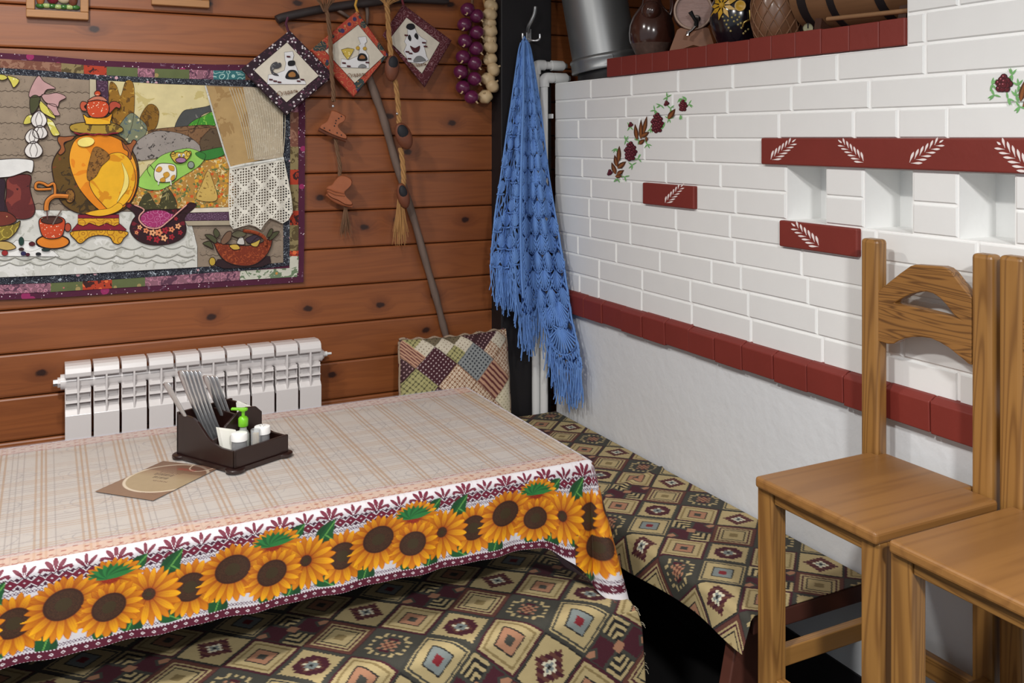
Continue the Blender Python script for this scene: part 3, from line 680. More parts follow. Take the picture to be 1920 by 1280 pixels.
for pts, c in (([(414,452),(424,436),(434,434),(432,448),(420,458)], C(120,90,70)), ([(434,440),(446,432),(462,438),(450,446)], C(96,92,70)), ([(444,456),(450,444),(456,446),(458,458)], C(200,196,190)), ([(430,460),(444,458),(450,466),(438,468)], C(206,170,70)), ([(470,458),(482,444),(488,448),(482,462)], C(206,176,80)), ([(460,448),(478,440),(490,446),(470,456)], C(60,46,60))):
    patch('fruit_piece', pts, cloth('fruit tint', c), bask, 9)
strip('basket_handle', [(456,432),(480,436),(496,446),(498,460)], .0062, cloth('basket rim', C(150,66,32), [(C(100,40,20),90,.58,'noise')]), bask, 10)
for pts in ([(404,456),(392,448),(384,440),(396,440),(406,448)], [(406,446),(400,436),(404,428),(412,438)], [(400,466),(390,462),(380,456),(394,452)], [(504,450),(512,436),(524,434),(514,446)], [(500,444),(506,430),(512,430),(508,442)]):
    patch('leaf', pts, cloth('dark leaf', C(76,78,52)), bask, 9)
patch('ground_shadow_cloth', [(408,486),(402,496),(420,503),(490,500),(508,492),(506,480)], cloth('dark plum', C(44,24,30)), quilt, 7.5, False, .0004)
patch('lemon_wedge', ell(398,490,6,8), cloth('lemon', C(190,160,60)), bask, 9)
for x, y, rx, ry, r in ((73,224,15,15,0),(60,256,13,13,-20),(75,248,14,12,10),(63,281,17,15,0)):
    patch('garlic', [(x-rx,y+3),(x-rx*.7,y-ry*.6),(x,y-ry*1.1),(x+rx*.7,y-ry*.6),(x+rx,y+3),(x+rx*.5,y+ry*.9),(x-rx*.5,y+ry*.9)], cloth('garlic white', C(226,222,218), [(C(196,190,192),30,.64,'noise')]), quilt, 8+.3*(y > 250), outline=.0014)
    for k_ in (-.35, .35): strip('garlic_line', [(x+.2*k_*rx, y-ry*.95), (x+k_*rx*1.2, y), (x+k_*rx*.6, y+ry*.8)], .0007, M['stitch'], quilt, 9.6)
pinkl, yell = cloth('pink leaf', C(190,150,150)), cloth('yellow leaf', C(206,196,90), [(C(230,228,170),20,.58,'noise')])
for pts, m in (([(54,180),(60,160),(72,142),(82,152),(96,160),(104,166),(88,168),(80,178),(66,182)], pinkl), ([(78,178),(92,176),(108,174),(124,182),(112,190),(108,200),(94,196),(84,190)], pinkl), ([(88,196),(104,196),(108,206),(112,216),(98,214)], pinkl), ([(74,188),(84,196),(96,208),(104,222),(88,216),(76,206)], yell), ([(86,222),(98,226),(106,240),(112,252),(100,254),(92,240)], yell), ([(56,186),(66,178),(76,186),(68,206),(58,212)], cloth('olive leaf', C(70,72,44))), ([(44,232),(50,218),(60,216),(58,230)], yell), ([(14,142),(30,146),(36,152),(26,164),(20,154)], yell), ([(-14,140),(6,140),(14,146),(2,150)], yell)):
    patch('applique_leaf', pts, m, quilt, 7, True, .0009)

# ------------------------------------------------------------------ framed reliefs at the top left
def relief(loc_px, label, seed):
    (xl, yb), (xr, yb2) = loc_px; q = 3.235
    A = atQ(xl, yb, q); B = atQ(xr, yb2, q); wdt = B.x-A.x; hgt = wdt*1.05; z0 = A.z; x0 = A.x
    t = thing('framed_picture', (x0+wdt/2, LOGQ, z0), label, 'picture', 'small framed reliefs on the plank wall')
    fw = .024; mb = MB(); rd = random.Random(seed)
    for lo, hi in (((x0,z0),(x0+wdt,z0+fw)),((x0,z0+hgt-fw),(x0+wdt,z0+hgt)),((x0,z0+fw),(x0+fw,z0+hgt-fw)),((x0+wdt-fw,z0+fw),(x0+wdt,z0+hgt-fw))):
        mb.box((lo[0], q-.012, lo[1]), (hi[0], q+.014, hi[1]))
    mb.build('frame', M['pine_x2'], t, bevel=.003)
    MB().box((x0+fw*.8, q+.002, z0+fw*.8), (x0+wdt-fw*.8, q+.008, z0+hgt-fw*.8)).build('backing', mat('grey felt', C(112,100,98), .9), t)
    mb = MB()
    for i in range(7): mb.ball((x0+fw+.016+i*(wdt-2*fw-.03)/6, q-.001, z0+fw+.014+rd.uniform(-.001,.001)), .011, (1.3,.7,.7), 10, 6, i % 2)
    mb.build('grass', [mat('glazed green', C(60,110,50), .2), mat('glazed pale green', C(170,190,120), .2)], t, True)
    for i, (dx, c, s) in enumerate(((.018, C(170,96,50), (.8,.7,1.6)), (.058, C(120,24,44), (1.1,.8,1.2)), (.095, C(200,180,150), (1.2,.8,1)), (.125, C(110,60,40), (.9,.7,1.5)))):
        MB().ball((x0+fw+dx*(wdt-2*fw)/.15, q-.001, z0+fw+.040), .016, s, 12, 8).build('relief_figure', mat('glazed clay', c, .25, var=.3, vscale=80), t, True)
    return t
M['pine_x2'] = mat('pale pine moulding', C(178,128,82), .5, var=.15, vscale=8, stretch=(1,20,20))
relief(((49,32),(166,37)), 'small square wood framed relief of farm figures, left one of two at the top', 1)
relief(((284,9),(392,17)), 'small wood framed relief cut by the top edge, right one of the two', 2)

# ------------------------------------------------------------------ yoke, potholders, strings, pole
M['yoke'] = mat('blackened wood', C(46,38,38), .5, var=.35, vscale=20, bmp=.4, bscale=40)
M['grey_wood'] = mat('weathered grey stick', C(112,94,84), .75, var=.4, vscale=30, bmp=.5, bscale=60, stretch=(1,1,.25))
QY = 3.224
yk = thing('wooden_yoke', atQ(640, 12, QY), 'dark curved wooden carrying yoke high on the plank wall', 'yoke')
pts = smooth_open([atQ(518,38,QY),atQ(530,33,QY),atQ(556,27,QY),atQ(600,18,QY),atQ(650,10,QY),atQ(700,4,QY),atQ(760,-2,QY),atQ(840,2,QY)], 6)
MB().tube(pts, [.010]+[.0165]*(len(pts)-2)+[.012], 10).build('bar', M['yoke'], yk, True)
MB().tube([atQ(632,18,QY), atQ(648,28,QY), atQ(664,39,QY)], [.007,.006,.003], 8).build('branch_stub', M['grey_wood'], yk, True)
MB().tube([atQ(686,6,QY+.01), atQ(689,24,QY+.01), atQ(688,46,QY+.01)], [.008,.007,.005], 8).build('branch_stub', M['grey_wood'], yk, True)
MB().tube([Vector((atQ(600,18,QY).x, QY, atQ(600,18,QY).z)), Vector((atQ(600,18,QY).x, LOGQ+.01, atQ(600,18,QY).z))], .004, 8).build('wall_peg', M['steel'], yk, True)
pl = thing('wooden_pole', atQ(838, 636, 3.2), 'long crooked grey wooden pole leaning on the plank wall behind the potholders', 'pole')
pp = [(664,52),(672,84),(690,140),(708,190),(722,232),(738,290),(760,360),(778,418),(798,490),(816,552),(830,606),(839,640),(846,672)]
pts = [atQ(a, b_, 3.224) for i, (a, b_) in enumerate(pp)]
MB().tube(smooth_open(pts, 3), [.0155-.0035*i/36+.0012*math.sin(i*1.7) for i in range(37)], 10).build('shaft', M['grey_wood'], pl, True)
ecru = cloth('ecru cotton', C(214,206,190)); stovew = cloth('white felt', C(226,226,228)); ink = mat('black felt', C(30,30,34), .9); brickc = mat('maroon felt', C(80,30,36), .9)
font_mat = mat('brown thread', C(122,88,64), .9)
def text_on(body, px, py, q, size, rot, material, parent, name='lettering'):
    cu = bpy.data.curves.new('t', 'FONT'); cu.body = body; cu.size = size; cu.align_x = 'CENTER'; cu.shear = .35; cu.extrude = .0004; cu.offset = 0
    to = bpy.data.objects.new('t', cu); COL.objects.link(to)
    dg = bpy.context.evaluated_depsgraph_get(); me = bpy.data.meshes.new_from_object(to.evaluated_get(dg)); bpy.data.objects.remove(to)
    c = atQ(px, py, q); R = Matrix.Translation(c) @ Matrix.Rotation(rot, 4, 'Y') @ Matrix.Rotation(PI/2, 4, 'X')
    me.transform(Matrix.Translation(-WL[parent.name]) @ R); me.materials.clear(); me.materials.append(material); me.name = name
    o = bpy.data.objects.new(name, me); COL.objects.link(o); o.parent = parent; WL[o.name] = WL[parent.name]
    o['label'] = 'stitched place name'; return o
def potholder(outer, inner, q, border, label, loopcol, loop, deco):
    t = thing('quilted_potholder', atQ(*outer[2], q), label, 'potholder', 'potholders hung on the yoke')
    def ring(pts, n=6): return [(pts[i][0]+(pts[(i+1)%4][0]-pts[i][0])*k/n, pts[i][1]+(pts[(i+1)%4][1]-pts[i][1])*k/n) for i in range(4) for k in range(n)]
    mb = MB(); R0 = ring(outer); R1 = ring([( (a*.86+c*.14), (b_*.86+d_*.14)) for (a, b_), (c, d_) in zip(outer, inner)]); R2 = ring(inner)
    n = len(R0); lay = [(R0, q+.012), (R0, q+.004), (R1, q-.002), (R2, q-.0005)]
    vs = [atQ(a, b_, qq) for r_, qq in lay for a, b_ in r_]; fs = []
    for l in range(3):
        for i in range(n): fs.append((l*n+i, l*n+(i+1)%n, (l+1)*n+(i+1)%n, (l+1)*n+i))
    fs.append(tuple(range(n))); mb.add(vs, [f[::-1] for f in fs]); mb.build('border', border, t, True)
    patch('panel', inner, ecru, t, .6, False, .0009, .003, q0=q)
    MB().tube([atQ(a, b_, q+.006) for a, b_ in loop], .0045, 6).build('hanging_loop', cloth('loop cloth', loopcol), t, True)
    deco(t, q); return t
def house(t, q, pts, dark, bricks):
    patch('stove_shape', pts, stovew, t, 1.6, False, .0005, .003, q0=q)
    for d_, m in dark: patch('oven_mouth' if m is ink else 'stove_detail', d_, m, t, 2.4, True, .0004, .002, q0=q)
    for x, y in bricks: MB().slab([atQ(a, b_, q-.0062) for a, b_ in ((x-3.4,y-1.6),(x+3.4,y-1.0),(x+3.4,y+1.6),(x-3.4,y+1.2))], (0,.001,0)).build('brick_mark', brickc, t)
def deco1(t, q):
    house(t, q, [(501,158),(503,140),(518,138),(533,132),(536,118),(534,112),(533,98),(549,96),(551,104),(549,112),(556,126),(560,138),(562,148),(572,152),(574,158)],
      [([(541,115),(552,114),(552,122),(541,123)], ink), ([(536,147),(540,134),(548,131),(556,134),(560,147)], ink), ([(542,144),(541,138),(548,134),(554,138),(553,144)], cloth('bread', C(160,112,60)))], [(508,149),(516,152),(524,154),(560,152),(567,149),(541,106)])
    patch('cat', [(508,134),(507,126),(511,119),(518,116),(521,118),(526,118),(527,124),(521,128),(514,129),(512,134),(520,139),(522,142),(512,140)], cloth('grey felt cat', C(70,70,74), [(C(140,140,140),60,.6,'noise')]), t, 2.6, True, .0004, .003, q0=q)
    text_on('Суздаль', 539, 176, q-.0062, .0185, -.16, font_mat, t)
def deco2(t, q):
    house(t, q, [(638,126),(640,110),(654,112),(672,104),(674,92),(671,86),(676,82),(671,70),(686,68),(688,78),(684,82),(686,96),(691,104),(692,128)],
      [([(671,113),(673,102),(679,100),(686,103),(688,113)], ink), ([(674,110),(675,105),(679,103),(684,106),(684,110)], cloth('crock', C(150,100,60))), ([(672,127),(676,121),(683,121),(687,126)], M['zinc'])], [(645,118),(654,124),(689,117)])
    patch('scarf', [(640,93),(652,90),(664,92),(659,102),(652,112),(644,102)], printm('checked yellow', C(206,178,80), [(C(120,60,40),60,.62,'noise'),(C(236,220,160),70,.2,'dot')]), t, 2.6, False, .0008, .003, q0=q)
    patch('crest', ell(671,90,3.5,3.5,8), cloth('gold', C(200,160,60)), t, 2.6, True, .0003, .002, q0=q); patch('crest', ell(684,91,3.5,3.5,8), cloth('gold.', C(200,160,60)), t, 2.6, True, .0003, .002, q0=q)
    text_on('Суздаль', 668, 143, q-.0062, .0175, -.10, font_mat, t)
def deco3(t, q):
    house(t, q, [(765,116),(762,106),(757,96),(762,84),(758,78),(764,64),(764,50),(776,48),(782,62),(790,70),(800,76),(796,90),(800,106),(804,112),(790,120)],
      [([(765,71),(768,65),(771,72),(769,77)], ink), ([(777,68),(780,62),(784,67),(783,74)], ink), ([(769,86),(778,90),(787,86),(785,96),(776,98)], brickc), ([(776,116),(780,107),(788,105),(796,110),(797,114)], M['zinc']), ([(762,52),(765,45),(775,45),(778,52),(770,56)], ink)], [(764,97),(770,100),(768,110),(795,80),(798,87),(762,66)])
    text_on('Суздаль', 784, 124, q-.0062, .0165, -.12, font_mat, t)
pb1 = cloth('plum flower print', C(44,24,36), [(C(92,52,72),70,.58,'noise'),(C(214,206,210),80,.30,'dot'),(C(110,46,66),80,.10,'dot')])
pb2 = cloth('red paisley print', C(176,66,50), [(C(54,66,66),20,.40,'dot'),(C(190,140,90),44,.05,'ring'),(C(60,52,92),28,.24,'dot'),(C(214,170,90),60,.12,'dot')])
pb3 = cloth('maroon paisley print', C(88,34,42), [(C(150,112,118),50,.07,'ring'),(C(120,60,66),40,.62,'noise')])
potholder([(543,57),(627,142),(536,217),(451,130)], [(538,79),(598,142),(537,192),(476,132)], 3.172, pb1, 'plum flowered diamond potholder with a cat beside a white stove, leftmost of three', C(80,30,50), [(540,32),(536,44),(541,60)], deco1)
potholder([(670,20),(728,103),(663,183),(581,95)], [(671.6,46),(720,105),(665,156),(609,95)], 3.187, pb2, 'red and green paisley potholder with a checked scarf on its stove, in the middle', C(200,150,60), [(669,-2),(666,10),(671,24)], deco2)
potholder([(755.5,8),(847,76),(796,164),(717,66)], [(762,32.5),(824.6,80),(791,138),(728,76)], 3.190, pb3, 'maroon paisley potholder with a smiling stove face, rightmost of three', C(110,40,50), [(752,-10),(754,0),(757,12)], deco3)
M['straw'] = mat('dry straw', C(168,124,74), .8, var=.35, vscale=40, stretch=(3,3,.3)); M['straw_d'] = mat('brown bast', C(112,80,56), .8, var=.35, vscale=40, stretch=(3,3,.3))
M['clay'] = mat('terracotta boot', C(160,92,58), .6, var=.18, vscale=30, bmp=.3); M['clog'] = mat('brown leather clog', C(112,62,40), .55, var=.3, vscale=30, bmp=.4); M['hollow'] = mat('dark hollow', C(26,26,32), .7)
def braid(mb, pts, q, r, tw=9, m=0):
    P = smooth_open([atQ(a, b_, q) for a, b_ in pts], 6)
    for k in range(3):
        mb.tube([p+Vector((math.cos(i*2*PI/tw+k*2.094)*r*.75, math.sin(i*2*PI/tw+k*2.094)*r*.75, 0)) for i, p in enumerate(P)], r*.72, 6, m)
def tuft(mb, x, y, q, n, spread, ln, r=.0011, up=False):
    for i in range(n):
        a = random.uniform(-1, 1); l = ln*random.uniform(.7, 1)
        p0 = atQ(x+a*2, y, q); sgn = 1 if up else -1
        mb.tube([p0, p0+Vector((a*spread*.4, random.uniform(-.008,.004), sgn*l*.5)), p0+Vector((a*spread, random.uniform(-.012,.004), sgn*l))], [r, r, r*.5], 4)
QS = 3.165
st = thing('boot_garland', atQ(636, 440, QS), 'brown bast braid with two clay boots hanging beside the wall quilt', 'garland')
mb = MB(); braid(mb, [(609,8),(615,32),(619,70),(621,110),(622,140),(625,170),(625,190)], 3.160, .0058); mb.build('braid', M['straw_d'], st, True)
mb = MB(); braid(mb, [(628,255),(632,280),(637,310),(637,330)], QS+.03, .0052); mb.build('braid', M['straw_d'], st, True)
mb = MB(); tuft(mb, 609, 22, 3.155, 30, .035, .055, .0016, up=True); mb.build('straw_tuft', M['straw_d'], st, True)
mb = MB(); tuft(mb, 648, 386, QS+.035, 34, .02, .115, .0015); mb.build('straw_tuft', M['straw_d'], st, True)
MB().ball(atQ(624.5, 199, QS), .0052, n=10).build('bead', M['steel'], st, True)
def boot(pts, heel, q, parent, laces, th=.036):
    out = smooth_closed(pts, 4); mb = MB(); n = len(out); cx = sum(p.x for p in out)/n; cy = sum(p.y for p in out)/n
    lay = [(.80, -.5), (.96, -.3), (1.0, 0), (.96, .3), (.80, .5)]
    vs = [atQ(cx+(p.x-cx)*(1-(1-f)*.35), cy+(p.y-cy)*(1-(1-f)*.35), q+th*d_) for f, d_ in lay for p in out]
    fs = [tuple(range(n))[::-1], tuple(range(4*n, 5*n))]
    for l in range(4):
        for i in range(n): fs.append((l*n+i, l*n+(i+1)%n, (l+1)*n+(i+1)%n, (l+1)*n+i))
    mb.add(vs, fs); b_ = mb.build('boot', M['clay'], parent, True)
    MB().tube([atQ(a, c, q) for a, c in smooth_open([Vector(p) for p in heel], 4)], .0075, 8).build('sole', M['clog'] if laces else M['clay'], b_, True)
    if laces:
        mb = MB()
        for a, c in laces: mb.ball(atQ(a, c, q-th*.52), .0024, n=8, k=6)
        mb.build('eyelets', M['hollow'], b_, True)
    return b_
boot([(622,207),(630,208),(640,213),(648,218),(646,226),(636,232),(634,238),(640,246),(650,255),(650,261),(640,259),(622,252),(606,244),(599,240),(602,234),(612,228),(618,216)], [(598,242),(612,249),(630,256),(649,263)], QS+.018, st, [(640,218),(635,222),(630,226),(629,231),(627,236),(632,249),(640,253),(618,244),(608,240)])
bt = boot([(638,329),(650,330),(659,336),(660,344),(654,352),(646,360),(650,370),(660,380),(660,385),(648,384),(634,376),(620,370),(613,362),(614,350),(622,346),(628,338)], [(613,364),(624,373),(640,381),(660,386)], QS+.024, st, None)
mb = MB(); mb.tube([atQ(613,352,QS+.004), atQ(628,358,QS+.004), atQ(645,362,QS+.006)], .0035, 6); mb.tube([atQ(613,357,QS+.004), atQ(628,364,QS+.004), atQ(646,367,QS+.006)], .003, 6); mb.build('strap', M['clay'], bt, True)
s2 = thing('clog_garland', atQ(742, 455, QS), 'straw braid with three small clogs hanging across the grey pole', 'garland')
for pts_, q_ in (([(724,6),(727,24),(729,60),(733,100),(735,112)],3.155), ([(741,150),(745,180),(748,215),(748,232)],3.163), ([(751,278),(755,305),(757,335),(756,348)],3.168)):
    mb = MB(); braid(mb, pts_, q_, .0070); mb.build('braid', M['straw'], s2, True)
mb = MB(); tuft(mb, 726, 10, 3.152, 34, .05, .035, .0018, up=True); mb.build('straw_tuft', M['straw'], s2, True)
mb = MB(); tuft(mb, 750, 352, 3.165, 60, .026, .21, .0017)
mb.build('straw_tuft', M['straw'], s2, True)
MB().ball(atQ(744.5, 213, 3.155), .0046, n=10).build('bead', M['steel'], s2, True)
for (x, y, rx, ry, rot) in ((735,127,14,26,-4),(757,255,16,27,22),(756,367,12,25,14)):
    c = atQ(x, y, 3.155); k = 3.3/F; R = Matrix.Rotation(-math.radians(rot), 3, 'Y')
    cl = MB().ball(c, 1, (rx*k, .020, ry*k), 18, 12, M=R).build('clog', M['clog'], s2, True)
    MB().ball(c+R @ Vector((-.001, -.012, ry*k*.32)), 1, (rx*k*.68, .0105, ry*k*.52), 16, 10, M=R).build('opening', M['hollow'], cl, True)
# onions and garlic
on = thing('onion_braid', atQ(882, 195, 3.2), 'braid of purple red onions hanging beside the garlic', 'onion braid')
MB().tube([atQ(a, b_, 3.215) for a, b_ in ((886,-8),(884,30),(880,80),(880,130),(878,180))], .006, 6).build('string', M['straw_d'], on, True)
M['onion'] = mat('red onion skin', C(96,28,68), .3, var=.25, vscale=14, stretch=(1,1,.3), coat=.2); M['root'] = mat('dry root', C(196,170,130), .8)
for i, (x, y) in enumerate([(877,18),(894,30),(871,46),(894,61),(872,77),(893,91),(868,107),(890,119),(864,135),(890,148),(868,164),(884,182)]):
    c = atQ(x, y, 3.192-.012*(i % 2)); R = Matrix.Rotation(random.uniform(-.6,.6), 3, 'Y') @ Matrix.Rotation(random.uniform(-.5,.5), 3, 'X')
    b_ = MB().ball(c, .0285, (1,1,.92), 18, 12, M=R, wob=.012).build('onion', M['onion'], on, True)
    sd = -1 if i % 2 == 0 else 1
    MB().tube([c+Vector((.010*sd,-.020,-.016)), c+Vector((.016*sd,-.022,-.024)), c+Vector((.021*sd,-.020,-.027+.006*random.random()))], [.004,.0025,.001], 6).build('root', M['root'], b_, True)
ga = thing('garlic_braid', atQ(916, 195, 3.2), 'braid of pale garlic bulbs hanging by the black post', 'garlic braid')
MB().tube([atQ(a, b_, 3.215) for a, b_ in ((906,-8),(912,20),(916,80),(918,130),(914,185))], .006, 6).build('string', M['straw'], ga, True)
M['garlic'] = mat('garlic skin', C(206,180,140), .5, var=.12, vscale=12, stretch=(1,1,.3))
for i, (x, y) in enumerate([(921,11),(919,27),(917,43),(919,58),(918,74),(920,88),(919,111),(925,130),(915,148),(923,161),(910,181)]):
    c = atQ(x, y, 3.196-.010*(i % 2)); R = Matrix.Rotation(random.uniform(-1.2,1.2), 3, 'Y') @ Matrix.Rotation(random.uniform(.2,.9), 3, 'X')
    b_ = MB().ball(c, .0285, (1,1,.84), 24, 10, M=R, wob=.06).build('garlic_bulb', M['garlic'], ga, True)
    d_ = R @ Vector((0,0,1)); MB().tube([c+d_*.020, c+d_*.027, c+d_*.031], [.007,.004,.003], 7).build('stem', M['root'], b_, True)

# ------------------------------------------------------------------ radiator
rad = thing('radiator', (0.44, 3.17, .25), 'white sectional radiator under the wall quilt', 'radiator')
RF, RT = 3.125, .812; xa = .0535
for i in range(10):
    x0 = xa+i*.08; x1 = x0+.0735; xm = (x0+x1)/2; mb = MB()
    # curved cap: profile in (q,z) extruded along x
    cap = [(RF+.090,RT-.004),(RF+.040,RT),(RF+.014,RT-.003),(RF+.004,RT-.010),(RF,RT-.024),(RF+.001,RT-.036),(RF+.010,RT-.040),(RF+.018,RT-.036),(RF+.022,RT-.022),(RF+.088,RT-.022)]
    mb.slab([(x0, a, b_) for a, b_ in cap], (x1-x0, 0, 0))
    mb.box((xm-.003, RF+.001, RT-.165), (xm+.003, RF+.05, RT-.03))           # middle fin
    for zz in (RT-.083, RT-.113): mb.slab([(x0+.001, RF+.004, zz), (x0+.001, RF+.05, zz+.012), (x0+.001, RF+.05, zz+.008), (x0+.001, RF+.004, zz-.004)], (x1-x0-.002, 0, 0))
    for xx in (x0, x1-.003): mb.box((xx, RF+.014, RT-.165), (xx+.003, RF+.05, RT-.075))
    mb.slab([(x0+.001, RF+.012, RT-.138), (x0+.001, RF+.05, RT-.110), (x0+.001, RF+.052, RT-.116), (x0+.001, RF+.016, RT-.144)], (x1-x0-.002, 0, 0))
    mb.slab([(x0, RF, RT-.560), (x0, RF, RT-.152), (x0, RF+.012, RT-.138), (x0, RF+.02, RT-.138), (x0, RF+.006, RT-.160), (x0, RF+.006, RT-.560)], (x1-x0, 0, 0))
    mb.box((x0+.012, RF+.012, RT-.56), (x1-.012, RF+.085, RT-.150)); mb.box((xm-.010, RF+.035, RT-.16), (xm+.010, RF+.055, RT-.06)); mb.box((x0+.003, RF+.030, RT-.150), (x1-.003, RF+.034, RT-.088))
    mb.build('section', M['enamel'], rad, bevel=.0016)
mb = MB(); mb.tube([(xa-.004, RF+.05, RT-.058), (xa+.80, RF+.05, RT-.058)], .023, 16); mb.build('header', M['enamel'], rad, True)
mb = MB()
for sx, x in ((-1, xa), (1, xa+.7935)):
    mb.tube([(x, RF+.05, RT-.058), (x+sx*.012, RF+.05, RT-.058)], .024, 16); mb.tube([(x+sx*.012, RF+.05, RT-.058), (x+sx*.020, RF+.05, RT-.058)], .016, 6)
mb.build('end_plug', M['enamel'], rad, True)
MB().tube([(xa+.81, RF+.05, RT-.058), (xa+.826, RF+.05, RT-.058), (xa+.828, RF+.05, RT-.058), (xa+.842, RF+.05, RT-.058)], [.009,.009,.005,.004], 10).build('air_valve', M['pvc'], rad, True)
MB().tube([(xa-.020, RF+.05, RT-.058), (xa-.032, RF+.05, RT-.058)], .011, 6).build('bleed_nut', M['steel'], rad, True)
mb = MB()
for x in (xa+.12, xa+.68): mb.box((x, RF+.085, RT-.075), (x+.02, LOGQ+.002, RT-.04))
mb.build('wall_bracket', M['enamel'], rad)

# ------------------------------------------------------------------ pillow
def pillow():
    P_BL, P_BR, P_TL, P_TR = (752,800), (958,800), (748,637), (963,637)
    q_b, q_t = 3.03, 3.135
    BL, BR, TL, TR = atQ(*P_BL, q_b), atQ(*P_BR, q_b), atQ(*P_TL, q_t), atQ(*P_TR, q_t)
    zb = .455; BL.z = BR.z = zb
    nrm = (BR-BL).cross(TL-BL).normalized()
    if nrm.y > 0: nrm = -nrm
    nu, nv = 200, 160; U, V = np.meshgrid(np.linspace(0,1,nu), np.linspace(0,1,nv), indexing='ij')
    wd, ht = (BR-BL).length, (TL-BL).length
    X, Y = U*wd, V*ht
    D = .150; a = (X+Y*1.05)/D; b_ = (X-Y*1.05)/D+.35
    ia, ib = np.floor(a), np.floor(b_); fa, fb = a-ia, b_-ib
    half = ((ia*3+ib*5) % 4 == 0)
    h = (np.sin(ia*12.9+ib*78.2)*43758.5) % 1
    fa2 = np.where(half, (fa*2) % 1, fa); fb2 = np.where(half, (fb*2) % 1, fb)
    h2 = np.where(half, (np.sin((ia+np.floor(fa*2)*.37)*22.9+(ib+np.floor(fb*2)*.61)*58.2)*23758.5) % 1, h)
    pal = np.array([C(222,212,184),C(64,20,32),C(150,112,86),C(104,92,70),C(138,142,142),C(168,162,110),C(206,196,176),C(62,30,36),C(190,148,120)])
    pal2 = np.array([C(140,138,90),C(190,170,170),C(232,214,190),C(40,32,26),C(40,44,52),C(70,66,40),C(120,100,80),C(180,150,150),C(96,40,40)])
    k = np.floor(h2*9).astype(int) % 9
    base = pal[k]; acc = pal2[k]
    px, py = (X+Y)/.0185, (X-Y)/.0185
    cxm, cym = np.round(px), np.round(py); rr = np.hypot(px-cxm, py-cym)
    ring = np.abs(rr-.28) < .12; dot = rr < .28; cross = ((np.abs(px-cxm) < .09)|(np.abs(py-cym) < .09)) & (rr < .42); strp = (fa2*6 % 1) < .45
    sel = np.select([k == 2, k == 4, k == 8, (k == 1)|(k == 7), k == 5], [ring, dot, strp, rr < .2, cross], rr < .16)
    colr = np.where(sel[...,None], acc, base)
    e = np.minimum(np.minimum(fa, 1-fa), np.minimum(fb, 1-fb)); colr = np.where((e < .02)[...,None], base*.7, colr)
    bul = (np.clip(np.sin(PI*U), 0, 1)**.45)*(np.clip(np.sin(PI*V), 0, 1)**.45)
    wr = .004*np.sin(U*23+V*7)*np.sin(V*15)*(1-bul*.6)
    ob = thing('patchwork_pillow', ((BL.x+BR.x)/2, 3.10, zb), 'patchwork pillow in maroon and cream propped in the bench corner behind the table', 'pillow')
    def side(sgn):
        Pn = np.zeros((nu, nv, 3))
        pin = (1-.05*np.sin(PI*U)*(np.abs(V-.5)*2)**3)
        for d in range(3):
            base_p = BL[d]+(BR-BL)[d]*U+(TL-BL)[d]*(.5+(V-.5)*pin)
            Pn[...,d] = base_p+nrm[d]*(sgn*.062*bul+wr*sgn)
        return Pn
    f = side(1); r = side(-1)
    grid_obj('front_cover', f, colr, attrm('patchwork print', ws=700), ob); grid_obj('back_cover', r, colr, attrm('patchwork print back'), ob)
    mb = MB(); rim = [f[i,-1] for i in range(0, nu, 4)]
    mb.tube([Vector(p) + Vector((0,0,.004*math.sin(i*.9))) for i, p in enumerate(rim)], .005, 6)
    mb.tube([Vector(f[0,j]) for j in range(0, nv, 4)], .005, 6); mb.tube([Vector(f[-1,j]) for j in range(0, nv, 4)], .005, 6)
    mb.build('seam', printm('seam print', C(150,130,110), [(C(80,30,40),60,.6,'noise')]), ob, True)
pillow()
# ------------------------------------------------------------------ table and tablecloth
TX, TN, TF, TZ = 1.158, 1.845, 2.585, .75
tb = thing('dining_table', (.2, 2.2, 0), 'long dining table hidden under the sunflower tablecloth', 'table')
MB().box((-1.0, TN+.004, TZ-.04), (TX-.004, TF-.004, TZ-.004)).build('tabletop', M['table_wood'], tb, bevel=.004)
for x in (-.8, .85): MB().box((x, 2.19, 0), (x+.07, 2.26, TZ-.04)).build('leg', M['black'], tb); MB().box((x, 2.50, 0), (x+.07, 2.57, TZ-.04)).build('leg', M['black'], tb)
tri = lambda t: 1-2*np.abs((t % 1)*2-1)  # -1..1
def put(colr, m, c, a=1.0):
    c = np.array(c); m = (np.clip(m, 0, 1)*a)[...,None]; return colr*(1-m)+c*m
def soft(d, w): return np.clip(.5-d/w, 0, 1)     # 1 inside (d<0), antialiased over width w
NZ = rng.random((2400, 900))
